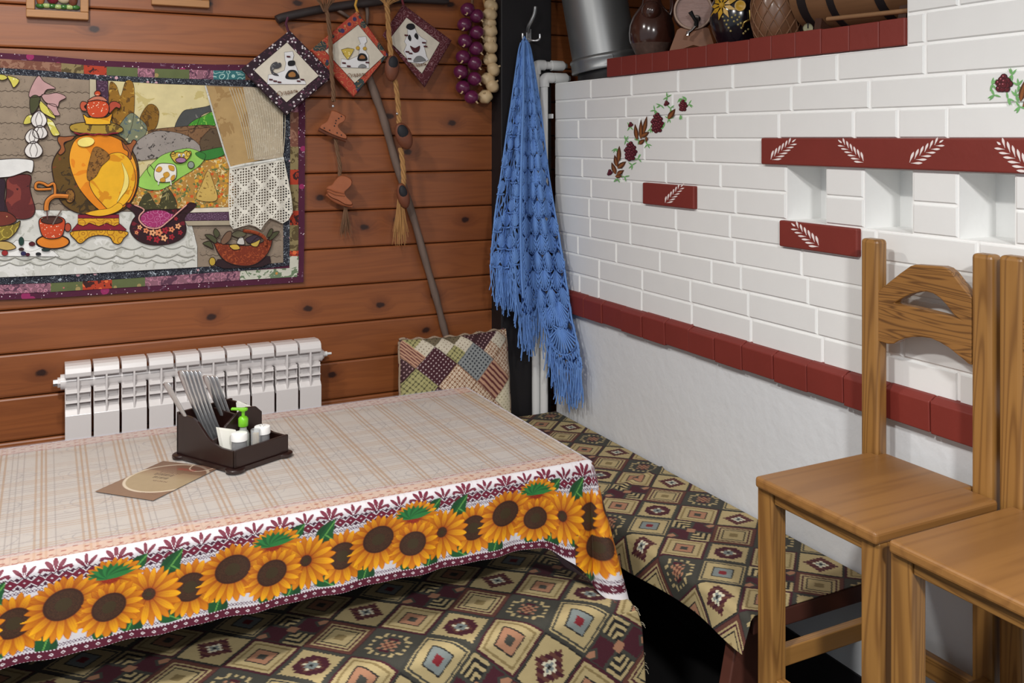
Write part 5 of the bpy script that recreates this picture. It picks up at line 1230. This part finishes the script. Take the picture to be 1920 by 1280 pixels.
def napkins(a, b_, w_, h, tilt, label, n=6):
    t = thing('paper_napkins', cb(a+w_/2, b_, .012), label, 'napkins', 'napkins in the caddy')
    for k in range(n):
        mb = MB(); d = E2*(.0022*k); r_ = random.uniform(-.003,.003)
        pts = [cb(a, b_, .012)+d, cb(a+w_, b_, .012)+d, cb(a+w_*.98-tilt*.2, b_+.012, h*.82+r_)+d, cb(a-tilt, b_+.014, h+r_)+d]
        mb.slab(pts, E2*.0012); mb.build('napkin', nap, t)
napkins(.030, .076-.012, .040, .086, .006, 'folded white paper napkins in the left slot of the caddy')
napkins(.110, .100, .036, .122, .002, 'white paper napkins standing behind the green pump bottle')
shk = glassy('shaker glass', (.55,.55,.56), .35)
M['cap'] = mat('white plastic cap', C(236,236,234), .35, var=.01)
def shaker(a, b_, label, holes):
    t = thing('shaker', cb(a, b_, .010), label, 'shaker', 'shakers in the caddy'); c = cb(a, b_, .0105)
    MB().lathe([(.014,0),(.0175,.002),(.0178,.02),(.0168,.046),(.0155,.050)], 28, c=c).build('jar', shk, t, True)
    MB().lathe([(.012,.001),(.0150,.002),(.0150,.030),(.012,.031)], 20, c=c).build('filling', mat('spice '+label[:5], C(40,35,34) if not holes else C(34,31,32), .9), t, True)
    cp = MB().lathe([(.0165,.048),(.0190,.049),(.0190,.061),(.0180,.0648),(.0140,.0662),(.0001,.0668)], 30, c=c).build('cap', M['cap'], t, True)
    if holes:
        mb = MB()
        for k in range(5): mb.lathe([(.0011,.0666),(.0011,.0672)], 8, c=c+Vector((.006*math.cos(k*1.257), .006*math.sin(k*1.257), -.0002)))
        mb.build('holes', M['hollow'], cp)
shaker(.048, .042, 'left white capped shaker at the front of the caddy', False)
shaker(.112, .042, 'right white capped shaker with holes at the front of the caddy', True)
bt = thing('pump_bottle', cb(.082, .068, .010), 'small clear sanitizer bottle with bright green pump in the caddy', 'bottle')
c = cb(.082, .070, .0105); grn = mat('green plastic', C(112,186,32), .35, var=.03)
MB().lathe([(.012,0),(.0145,.002),(.0150,.030),(.0145,.050),(.0085,.060),(.0075,.066)], 24, c=c).build('body', glassy('clear plastic', (.9,.92,.88), .35), bt, True)
cl = MB().lathe([(.0105,.068),(.0115,.069),(.0115,.086),(.0085,.090),(.004,.092),(.0038,.100),(.0055,.104),(.0105,.1055),(.0105,.109),(.0001,.110)], 24, c=c).build('pump', grn, bt, True)
cr = Vector((C_,-S_,0))
MB().bar(c+Vector((0,0,.1075))+cr*.009, c+Vector((0,0,.1085))-cr*.028, .010, .0052).build('nozzle', grn, cl, bevel=.0015)
tp = thing('toothpick_holder', cb(.090,.030,.010), 'clear plastic toothpick holder between the two shakers', 'toothpick holder')
c = cb(.083, .030, .0105); MB().lathe([(.010,0),(.0112,.002),(.0112,.066),(.0105,.067),(.0100,.066),(.0100,.004)], 24, c=c).build('tube', glassy('holder plastic', (.86,.87,.88), .22), tp, True)
mb = MB()
for k in range(14):
    a = k*2.4; r_ = .0075*math.sqrt(k/14); mb.tube([c+Vector((r_*math.cos(a), r_*math.sin(a), .004)), c+Vector((r_*math.cos(a+.5), r_*math.sin(a+.5), .058))], .0009, 5)
mb.build('toothpicks', mat('birch', C(214,190,140), .8), tp)
# leaflet
fl = thing('menu_leaflet', atZ(290, 905, TB), 'brown paper leaflet lying partly under the caddy', 'leaflet')
LZ = TB+.0006
A, B, D_ = atZ(178,921,LZ), atZ(306,864,LZ), atZ(287,938,LZ)
e1 = B-A; e2 = D_-A; e1.z = e2.z = 0
e1u = e1.normalized(); nrm_ = Vector((e1u.y*-1, e1u.x, 0))
def lf(u, v, z=0): return A+e1*0+Vector((0,0,z))+(e2*v)+(e1*u)
W2, H2 = 1.0, 1.0
U, V = np.meshgrid(np.linspace(0,1.0,150), np.linspace(0,1.55,220), indexing='ij')
Pg = np.zeros(U.shape+(3,))
for d in range(3): Pg[...,d] = A[d]+e1[d]*U+e2[d]*V*0
# long side runs along the camera's right: from A-D edge to the far right under the caddy
Bv = atZ(306,864,LZ); Rv = atZ(412,872,LZ)
lng = (Rv-Bv); lng.z = 0
for d in range(3): Pg[...,d] = A[d]+(e2[d])*U+(e1[d])*V/1.55*1.0
sheet = np.ones(U.shape+(3,))*np.array(C(172,142,104))
t_ = V/1.55
sheet = put(sheet, soft(t_-.20-.05*np.sin(U*3), .01), C(96,66,52)); sheet = put(sheet, soft(np.abs(t_-.205-.05*np.sin(U*3))-.015, .006), C(214,196,168)); sheet = put(sheet, soft(.74-t_, .3)*.8, C(112,80,64))
fleaf = None
def leaflet():
    c0, c1, c2_, c3 = [atZ(a, b_, LZ) for a, b_ in ((178,921),(306,864),(412,876),(287,938))]
    U, V = np.meshgrid(np.linspace(0,1,220), np.linspace(0,1,120), indexing='ij')   # U from left tip towards the caddy
    # corners: tip(178,921) -> bottom(287,938) is one short end; top(306,864) and right(412,876) the other
    P = np.zeros(U.shape+(3,))
    for d in range(3): P[...,d] = c0[d]*(1-U)*(1-V)+c3[d]*(1-U)*V+c1[d]*U*(1-V)+c2_[d]*U*V
    g = np.ones(U.shape+(3,))*np.array(C(164,144,114))
    g = put(g, np.clip((U-.55)/.3, 0, 1), C(128,92,72)); 
    rc = np.hypot((U-.56)*.20, (V-.56)*.15)-.083
    g = put(g, soft(-rc, .004), C(134,106,86)); g = put(g, soft(np.abs(rc)-.003, .0015), C(206,190,168))
    g = put(g, soft(.72-U, .004)*.4, C(84,60,50))
    arc2 = np.hypot(U-.98, (V-.75)*.9)-.16; g = put(g, soft(np.abs(arc2)-.008, .006), C(210,190,166)); g = put(g, soft(arc2, .01)*.6, C(90,60,50))
    r = np.random.default_rng(3); 
    for (u0, u1, v0, wd, cl) in ((.60,.66,.28,.60,0),(.52,.57,.34,.62,0),(.68,.72,.30,.66,1),(.44,.47,.45,.7,1),(.13,.145,.62,.9,1),(.80,.86,.45,.75,2)):
        line = (U > u0) & (U < u1) & (V > v0) & (V < wd); gl = (np.sin(V*170+u0*40) > -.35) & (np.sin(U*300+V*90) > -.7)
        g = put(g, (line & gl)*1.0, (C(52,36,34), C(92,64,56), C(150,60,54))[cl], .85)
    o = grid_obj('sheet', P, g, attrm('leaflet print', .45, .05, coat=.3), fl, solid=.0004)
leaflet()
# ------------------------------------------------------------------ heating pipes, hook
QP = 3.118
def pipe_thing(x, zt, zoff, ln, label, q):
    t = thing('heating_pipe', (x, q, 0), label, 'pipe', 'white heating pipes in the corner')
    r = .0155
    MB().tube([(x, q, .001), (x, q, zt-.034)], r, 16).build('riser', M['pvc'], t, True)
    el = [(x, q, zt-.036), (x, q, zt-.016), (x+.005, q, zt-.004), (x+.016, q, zt), (x+.038, q, zt)]
    MB().tube(smooth_open(el, 4), .0205, 16).build('elbow', M['pvc'], t, True)
    MB().tube([(x+.036, q, zt), (x+ln, q, zt)], r, 16).build('arm', M['pvc'], t, True)
    MB().tube([(x+ln-.004, q, zt), (x+ln+.046, q, zt), (x+ln+.055, q, zt)], [.0205,.0205,.014], 16).build('coupling', M['pvc'], t, True)
    MB().tube([(x+ln+.052, q, zt), (x+ln+.064, q+.0, zt)], .011, 12).build('metal_stub', M['zinc'], t, True)
    return t
p1 = pipe_thing(1.694, 1.791, 0, .072, 'white plastic heating pipe with upper elbow, left of two', QP+.027)
p2 = pipe_thing(1.722, 1.742, 0, .050, 'white plastic heating pipe with lower elbow, right of two by the stove edge', QP+.012)
mb = MB(); mb.box((1.67, QP+.038, 1.584), (1.752, QP+.048, 1.602)); mb.box((1.744, QP-.01, 1.584), (1.752, QP+.048, 1.602)); mb.build('pipe_clip', M['pvc'], p1, bevel=.002)
hk = thing('coat_hook', atQ(992, 78, 3.165), 'metal double coat hook on the black post holding the shawl', 'hook'); qh = 3.163
MB().slab([atQ(a, b_, qh) for a, b_ in ((986,55),(995,55),(995,79),(986,79))], (0,-.006,0)).build('plate', M['steel'], hk, bevel=.001)
MB().tube(smooth_open([atQ(990,60,qh-.004), atQ(991,50,qh-.03), atQ(996,40,qh-.045), atQ(1002,26,qh-.055), atQ(1004,12,qh-.060)], 4), [.0075]*16+[.006], 10).build('upper_prong', M['zinc'], hk, True)
for pts in ([(991,74,.004),(998,76,.02),(1006,76,.032),(1012,72,.036),(1012,64,.036)], [(990,74,.004),(986,78,.022),(982,77,.034),(980,70,.036),(980,63,.036)]):
    MB().tube(smooth_open([atQ(a, b_, qh-c) for a, b_, c in pts], 4), .0045, 8).build('lower_prong', M['steel'], hk, True)

# ------------------------------------------------------------------ crocheted shawl
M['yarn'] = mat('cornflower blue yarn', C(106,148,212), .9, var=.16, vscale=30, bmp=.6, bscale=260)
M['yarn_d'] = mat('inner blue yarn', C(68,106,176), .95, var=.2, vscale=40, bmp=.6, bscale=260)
sh = thing('crocheted_shawl', atQ(1010, 600, 3.05), 'cornflower blue crocheted shawl with long fringe hanging from the hook', 'shawl')
ysL = [74,95,130,200,250,330,400,470,520,600,690]; xL = [978,972,967,957,949,938,927,920,917,918,921]
ysR = [74,95,130,200,250,330,400,470,520,600,640,690]; xR = [989,996,1002,1014,1020,1030,1042,1054,1062,1074,1084,1092]
def sxy(u, y): 
    l, r = np.interp(y, ysL, xL), np.interp(y, ysR, xR); return l+(r-l)*u
def spt(u, y, lift=0.0):
    px = sxy(u, y); dx, dq, dv = ray(px, y)
    spread = min(1, max(0, (y-74)/320.0))
    fold = (.030*math.sin(u*2*PI*2.6+.8+.002*y)+.014*math.sin(u*2*PI*6.1+2))*spread*math.sin(PI*min(max(u,.04),.96))**.5
    tq = (3.060-fold-lift-.02*spread*math.sin(PI*u)-.055*(1-spread)*0+.03*(1-spread))/dq
    tp = (STP-.045-fold*.4-lift)/dx
    k = 40.0; t = -math.log(math.exp(-k*tq)+math.exp(-k*tp))/k
    return Vector((dx*t, dq*t, CAMH+dv*t))
def hemy(u):   # lower edge of the net, three tongues
    return float(np.interp(u, [0,.10,.25,.32,.36,.45,.56,.60,.66,.72,.80,.90,1.0], [500,515,528,520,600,612,600,560,640,680,696,700,690]))
# inner layer: loose open mesh
def net(name, lift, cell, matl, u0=0.0, u1=1.0, hole=.5, yoff=0, hem=None):
    nu, nv = 150, 330; us = np.linspace(u0, u1, nu); vs = np.linspace(0, 1, nv); P = np.zeros((nu, nv, 3)); mask = np.zeros((nu-1, nv-1), bool)
    for i, u in enumerate(us):
        hy = (hem or hemy)(u)-yoff
        for j, v in enumerate(vs):
            P[i,j] = spt(u, 76+(hy-76)*v, lift)
    for i in range(nu-1):
        hy = (hem or hemy)(us[i])-yoff
        for j in range(nv-1):
            y = 76+(hy-76)*vs[j]; a = us[i]*cell; b_ = y/34.0
            f1 = (a+b_) % 1; f2 = (a-b_) % 1
            mask[i,j] = min(f1, 1-f1, f2, 1-f2) < hole*.5
    return grid_obj(name, P, None, matl, sh, solid=.004, mask=mask)
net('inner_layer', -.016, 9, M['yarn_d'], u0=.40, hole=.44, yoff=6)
net('net', .0, 8, M['yarn'], hole=.17)
# shell stitches on the outer layer
mb = MB(); NC = 7
def shell(u0, y0, du, dy, n=8, r=.0022):
    arc_ = []
    for k in range(n):
        a = (k/(n-1)-.5)*PI*.92
        pts = []
        for t in (.12, .45, .8, 1.0):
            pts.append(spt(u0+du*math.sin(a)*t, y0+dy*t*(.35+.65*math.cos(a)), .004+.006*math.sin(PI*t*.7)))
        mb.tube(pts, [r*.8, r*1.1, r*1.3, r], 5); arc_.append(spt(u0+du*math.sin(a)*1.06, y0+dy*1.07*(.35+.65*math.cos(a)), .005))
    mb.tube(arc_, r*1.1, 5)
row = 0; y = 100.0
while y < 690:
    dy = 22+18*min(1, (y-90)/450)
    for c_ in range(NC):
        u = (c_+.5+(.5 if row % 2 else 0))/NC
        if u > .985 or u < .04: continue
        if y+dy*1.1 > hemy(u): continue
        if y > 600 and u > .66: continue
        if u < .42 and y > 150:
            if random.random() < .10: continue
            ur = u+random.uniform(-.02,.02); yr = y+dy*.72+random.uniform(-6,6); dd = .5/NC*.80
            shell(ur, yr, dd, -dy*.72, 8, .0027)
            mb.tube([spt(ur-dd*1.1, yr, .006), spt(ur, yr+1.5, .009), spt(ur+dd*1.1, yr, .006)], .0034, 5)
            for kk in (-.6, 0, .6): mb.tube([spt(ur+dd*kk, yr, .005), spt(ur+dd*kk*1.3+random.uniform(-.01,.01), yr+dy*.35, .004), spt(ur+dd*kk*1.6, yr+dy*.7, .001)], .0021, 5)
            continue
        shell(u+random.uniform(-.012,.012), y+random.uniform(-4,4), .5/NC*.92, dy, 7 if y < 260 else 9, .0017 if y < 260 else .0023)
    y += dy*.92; row += 1
# the large fan and rounded border at the lower right
for (u0, y0, du, dy) in ((.83,560,.13,52),(.83,612,.15,50)): shell(u0, y0, du, dy, 13, .0030)
mb.build('shell_stitches', M['yarn'], sh, True)
mb = MB()
for k in range(3):   # scalloped loops along the hem
    for i in range(34):
        ua, ub = i/34, (i+1)/34; um = (ua+ub)/2; yo = -16*k+4; s_u = .5/34*(k % 2)
        mb.tube([spt(min(1,ua+s_u), hemy(ua)+yo-8, .005), spt(min(1,um+s_u), hemy(um)+yo+3, .008), spt(min(1,ub+s_u), hemy(ub)+yo-8, .005)], .0022, 5)
mb.tube([spt(.42, yy, .012+.008*min(1,(yy-80)/300)) for yy in range(78, 560, 12)], .0042, 6); mb.tube([spt(.44, yy, .010) for yy in range(78, 560, 12)], .0032, 6)
mb.tube([spt(.012, yy, .003) for yy in range(80, 505, 12)], .0030, 6); mb.tube([spt(.988, yy, .003) for yy in range(80, 690, 12)], .0034, 6)
for k in range(46):
    u0 = random.uniform(.02,.45); y0 = random.uniform(200, 430); l_ = random.uniform(40, 90)
    if y0+l_ < hemy(u0)-5: mb.tube([spt(u0+.012*math.sin(t*5+k), y0+l_*t, -.004+.003*math.sin(t*7+k)) for t in np.linspace(0,1,7)], .0022, 5)
for k in range(26):  # gathered strands by the hook
    u0 = random.uniform(.05,.95); y1 = random.uniform(160, 260)
    mb.tube([spt(u0+(random.uniform(-.04,.04))*t, 76+(y1-76)*t, .006+.003*math.sin(t*9+k)) for t in np.linspace(0,1,8)], .0022, 5)
mb.tube([spt(.2,78,.0), spt(.5,72,.006)+Vector((0,0,.006)), spt(.8,78,0)], .004, 6)
mb.build('edging', M['yarn'], sh, True)
mb = MB()
for i in range(230):
    u = random.uniform(.0, 1.0); hy = hemy(u)-random.uniform(0, 22); l = random.uniform(.7, 1.05)*(.14 if u < .33 else (.135 if u < .62 else .15))
    p = spt(u, hy, random.uniform(.0,.012)); sx = random.uniform(-.012,.012); c0 = p
    pts = [p]
    for t in (.33, .66, 1.0): pts.append(p+Vector((sx*t*t+.004*math.sin(t*6+i), -.006*t+random.uniform(-.004,.004), -l*t)))
    mx = STP-.012
    pts = [Vector((min(q_.x, mx), q_.y, q_.z)) for q_ in pts]
    mb.tube(smooth_open(pts, 2), .0019, 5)
mb.build('fringe', M['yarn'], sh, True)

# ------------------------------------------------------------------ things on the stove shelf
LZt = ZT+.065
# galvanised flue
fc = Vector((1.935, 3.015, 1.772)); crv = Vector((C_,-S_,0)); ax = (Vector((0,0,1))-crv*.17+Vector((S_,C_,0))*.02).normalized()
xx, yy = frame_of(ax); Rm = Matrix((xx, yy, ax)).transposed()
fu = thing('flue_pipe', (fc.x, fc.y, ZT), 'large leaning galvanised flue pipe rising from the stove corner', 'flue pipe')
MB().lathe([(.128,.030),(.1255,.05),(.1255,.95),(.118,.95),(.118,.03)], 48, M=Rm, c=fc).build('tube', M['zinc'], fu, True)
cl = MB().lathe([(.120,.0),(.134,.0),(.1365,.006),(.1345,.012),(.1335,.036),(.1365,.042),(.1345,.050),(.127,.056),(.120,.056)], 48, M=Rm, c=fc).build('collar', M['zinc'], fu, True)
a_ = fc+Rm @ Vector((0,0,.006)); dv = (-fc.normalized()); dvh = Vector((-.35,-.94,0))
MB().bar(fc+Rm @ Vector((0,0,.004))+dvh*.136, fc+Rm @ Vector((0,0,.050))+dvh*.136, .004, .003).build('seam', M['steel'], cl)
MB().lathe([(.112,ZT+.001),(.112,ZT+.05),(.10,ZT+.09)], 32, c=(fc.x, fc.y, 0)).build('shade_stub', M['black'], fu, True)  # added black stub, stands in for the shadowed gap under the collar
# clay jug
def on_shelf(px, p): 
    d = ray(px, 60); t = p/d[0]; return Vector((p, d[1]*t, LZt))
M['glaze'] = mat('brown glaze', C(66,38,30), .18, var=.3, vscale=10, coat=.6); M['glaze_r'] = mat('ash glaze', C(92,74,66), .4, var=.55, vscale=60, bmp=.5, bscale=80)
jp = on_shelf(1222, 1.90); jt = thing('clay_jug', jp, 'round brown glazed clay jug on the shelf beside the flue', 'jug')
MB().lathe([(.040,0),(.052,.004),(.055,.012),(.066,.035),(.074,.052)], 40, c=jp).build('base', M['glaze_r'], jt, True)
MB().lathe([(.074,.052),(.0775,.062),(.080,.088),(.078,.115),(.068,.145),(.050,.172),(.036,.190),(.030,.215),(.030,.250),(.038,.275)], 40, c=jp).build('body', M['glaze'], jt, True)
MB().ball(jp+Vector((-.030,-.040,.160)), .034, (1,1,1.1), 20, 12).build('spout', M['glaze'], jt, True)
MB().tube(smooth_open([jp+Vector((.02,-.03,.26)), jp+Vector((.055,-.03,.25)), jp+Vector((.075,-.02,.19)), jp+Vector((.066,-.01,.14))], 5), .009, 10).build('handle', M['glaze'], jt, True)
# small keg with tap on a stand
kp = on_shelf(1300, 1.885); kt = thing('small_keg', kp, 'small wooden keg with chrome tap on a wooden stand', 'keg')
vd = Vector((-kp.x, -kp.y, 0)).normalized(); sd_ = Vector((vd.y, -vd.x, 0)); 
if sd_.dot(crv) < 0: sd_ = -sd_
kc = kp+Vector((0,0,.137)); Rk = Matrix((sd_, Vector((0,0,1)), vd)).transposed()
M['keg_end'] = mat('rosy keg head', C(160,128,118), .3, var=.3, vscale=9, stretch=(3,3,60), bmp=.6, bscale=14, coat=.4); M['keg_rim'] = mat('pale keg rim', C(172,146,128), .4, var=.2); M['keg_side'] = mat('dark keg stave', C(70,44,34), .45, var=.25)
MB().lathe([(.052,-.16),(.062,-.11),(.066,-.06),(.064,-.02),(.0615,.0),(.0575,.0),(.0575,-.008)], 40, M=Rk, c=kc).build('staves', M['keg_side'], kt, True)
mb = MB(); mb.tube([kc+Rk @ Vector((.0595*math.cos(a), .0595*math.sin(a), .001)) for a in np.linspace(0, 2*PI, 49)[:-1]], .0042, 8, closed=True); mb.build('rim', M['keg_rim'], kt, True)
MB().lathe([(.0585,-.008),(.0585,-.004),(.0001,-.004)], 40, M=Rk, c=kc).build('head', M['keg_end'], kt, False)
tp_ = kc+Rk @ Vector((.010,-.028,0)); chrome = mat('chrome', C(215,215,215), .12, 1, var=.02)
tap = MB().lathe([(.011,-.004),(.013,.0),(.013,.006),(.008,.010)], 24, M=Rk, c=tp_).build('tap_flange', chrome, kt, True)
MB().tube([tp_+Rk @ Vector((0,0,.004)), tp_+Rk @ Vector((0,-.010,.028)), tp_+Rk @ Vector((-.002,-.030,.034))], [.007,.008,.008], 12).build('tap_body', mat('black tap', C(24,24,26), .25), kt, True)
MB().tube([tp_+Rk @ Vector((0,-.014,.030)), tp_+Rk @ Vector((-.012,.006,.036)), tp_+Rk @ Vector((-.020,.020,.038))], [.0055,.006,.008], 10).build('tap_lever', mat('black lever', C(20,20,22), .25), kt, True)
MB().tube([tp_+Rk @ Vector((-.002,-.026,.034)), tp_+Rk @ Vector((-.016,-.042,.040)), tp_+Rk @ Vector((-.026,-.048,.042)), tp_+Rk @ Vector((-.028,-.058,.042))], [.006,.005,.007,.0075], 12).build('tap_spout', chrome, kt, True)
M['keg_stand'] = mat('orange brown board', C(132,84,52), .5, var=.15, vscale=8)
st_ = [(-.080,0),(-.052,.075),(-.040,.082),(0,.070),(.040,.082),(.050,.078),(.074,0),(.045,.0),(.030,.016),(0,.024),(-.030,.014),(-.052,0)]
for off in (-.012, -.12): MB().slab([kp+sd_*a+Vector((0,0,b_+.0005))+vd*off for a, b_ in st_], vd*.010).build('stand', M['keg_stand'], kt, bevel=.001)
# black lacquered jar with yellow flower and little barrel tap
gp = on_shelf(1384, 1.93); gt = thing('lacquered_jar', gp, 'black lacquered jar with a yellow flower and gold dots on the shelf', 'jar')
lacq = mat('black lacquer', C(16,15,24), .2, var=.2, coat=.5); goldp = mat('gold paint', C(196,152,44), .35, var=.2, vscale=60); gdot = mat('pale gold dots', C(176,160,100), .4)
MB().lathe([(.042,0),(.054,.002),(.060,.012),(.078,.05),(.088,.09),(.082,.14),(.06,.18),(.04,.20),(.045,.22)], 40, c=gp).build('body', lacq, gt, True)
gv = Vector((-gp.x, -gp.y, 0)).normalized(); gs = Vector((-gv.y, gv.x, 0)); 
if gs.dot(crv) < 0: gs = -gs
def gsurf(sx, z, lift=0):
    r = float(np.interp(z, [0,.012,.05,.09,.14,.18], [.054,.060,.078,.088,.082,.06])); sx = max(-.97*r, min(.97*r, sx))
    return gp+gs*sx+gv*(math.sqrt(r*r-sx*sx)+lift)+Vector((0,0,z))
mb = MB()
for k in range(9):
    a = k*2*PI/9+.3; c0 = (-.048, .128)
    pts = [gsurf(c0[0]+math.cos(a+da)*l, c0[1]+math.sin(a+da)*l, .0025) for l, da in ((.007,0),(.024,.30),(.046,0),(.024,-.30))]
    mb.slab(pts, gv*.0015)
mb.ball(gsurf(-.048,.128,.002), .010, n=10, k=6); mb.build('painted_flower', goldp, gt)
mb = MB()
for (a, b_) in ((-.018,.088),(-.008,.094),(-.002,.080),(.004,.088),(-.012,.076),(.008,.070),(.0,.066),(.010,.056),(-.040,.080),(-.034,.068),(-.028,.058),(-.022,.048),(-.045,.092),(.022,.046),(.030,.052),(-.03,.08),(.016,.040)): mb.ball(gsurf(a, b_, .0005), .0036, n=10, k=6)
mb.build('gold_dots', gdot, gt, True)
bw = MB().lathe([(.0145,.0),(.017,.004),(.0165,.008),(.013,.008),(.008,.005),(.0001,.004)], 24, M=Matrix((gs, Vector((0,0,1)), gv)).transposed(), c=gsurf(.006,.122,.0)).build('gold_boss', goldp, gt, True)
brass = mat('brass', C(196,170,96), .25, .9)
MB().tube([gsurf(.034,.108,.008), gsurf(.036,.082,.010), gsurf(.036,.076,.011)], .0035, 8).build('brass_tap', brass, gt, True)
MB().tube(smooth_open([gsurf(.014,.058,.010), gsurf(.018,.070,.012), gsurf(.028,.076,.014), gsurf(.040,.077,.014), gsurf(.052,.070,.010)], 4), .0035, 8).build('brass_spout', brass, gt, True)
# netted wooden bottle
np_ = on_shelf(1455, 1.895); nt2 = thing('netted_flask', np_, 'brown wooden flask wrapped in cord netting on the shelf', 'flask')
nprof = [(.034,0),(.050,.004),(.058,.014),(.066,.04),(.070,.07),(.070,.11),(.062,.15),(.044,.19),(.026,.215),(.024,.25)]
MB().lathe(nprof, 36, c=np_).build('body', mat('brown wood flask', C(116,80,56), .4, var=.3, vscale=16, coat=.2), nt2, True)
NR = lambda z: float(np.interp(z, [p[1] for p in nprof], [p[0] for p in nprof]))+.0018
mb = MB(); nc = 13; dz = .027
def npnt(a, z): r = NR(z); return np_+Vector((r*math.cos(a), r*math.sin(a), z))
for row in range(8):
    for k in range(nc):
        a0_ = (k+.5*(row % 2))*2*PI/nc; z0 = .006+row*dz
        for sgn in (-1, 1):
            mb.tube([npnt(a0_, z0), npnt(a0_+sgn*PI/nc*.5, z0+dz*.5), npnt(a0_+sgn*PI/nc, z0+dz)], .0019, 5)
mb.build('cord_net', mat('cord', C(128,92,66), .7, var=.3, vscale=90), nt2, True)
# large barrel lying along the shelf
bc = Vector((1.97, 1.735, LZt+.128)); bl = thing('wooden_barrel', (bc.x, bc.y, LZt), 'large brown wooden barrel with dark hoops lying at the right end of the shelf', 'barrel')
Rb = Matrix((Vector((1,0,0)), Vector((0,0,1)), Vector((0,-1,0)))).transposed()
M['stave'] = mat('barrel staves', C(124,90,62), .45, var=.25, vscale=5, stretch=(14,1,14))
BL2 = [(.100,-.235),(.112,-.15),(.118,-.05),(.118,.05),(.112,.15),(.100,.225)]
MB().lathe([(.09,-.235)]+BL2+[(.09,.225)], 44, M=Rb, c=bc).build('staves', M['stave'], bl, True)
for z0, z1 in ((-.20,-.165),(-.085,-.06),(.07,.095),(.17,.205)):
    f = lambda z: float(np.interp(z, [p[1] for p in BL2], [p[0] for p in BL2]))
    MB().lathe([(f(z0)-.002,z0),(f(z0)+.0025,z0),(f(z1)+.0025,z1),(f(z1)-.002,z1)], 44, M=Rb, c=bc).build('hoop', M['black'], bl, True)
for qo in (-.14, .14): MB().slab([(bc.x-.09, bc.y+qo-.012, LZt+.0005), (bc.x+.09, bc.y+qo-.012, LZt+.0005), (bc.x+.08, bc.y+qo-.012, LZt+.055), (bc.x, bc.y+qo-.012, LZt+.018), (bc.x-.08, bc.y+qo-.012, LZt+.055)], (0,.024,0)).build('cradle', M['keg_side'], bl)
rd_ = thing('wooden_stick', (1.80, 1.7, LZt), 'plain wooden stick lying in front of the barrel on the red ledge', 'stick')
MB().tube([atP(1552,36,1.81), atP(1640,27,1.806), atP(1704,20,1.802)], .0062, 10).build('rod', mat('tan stick', C(138,102,70), .6, var=.2, vscale=20), rd_, True)
dk = on_shelf(1515, 1.812); dt = thing('coin_disc', dk, 'small round metal disc with a centre hole on the red ledge', 'disc')
dvv = Vector((-dk.x, -dk.y, 0)).normalized(); Rd = Matrix((Vector((-dvv.y, dvv.x, 0)), Vector((0,0,1)), dvv)).transposed()
MB().lathe([(.004,-.002),(.0125,-.002),(.0135,0),(.0125,.002),(.010,.0012),(.004,.002)], 28, M=Rd, c=dk+Vector((0,0,.0140))).build('disc', mat('old coin', C(120,116,92), .5, .6), dt, True)
MB().tube([dk+Vector((0,0,.014))+dvv*.003, dk+Vector((0,0,.028))+dvv*.004], .0018, 6).build('loop', M['black'], dt, True)
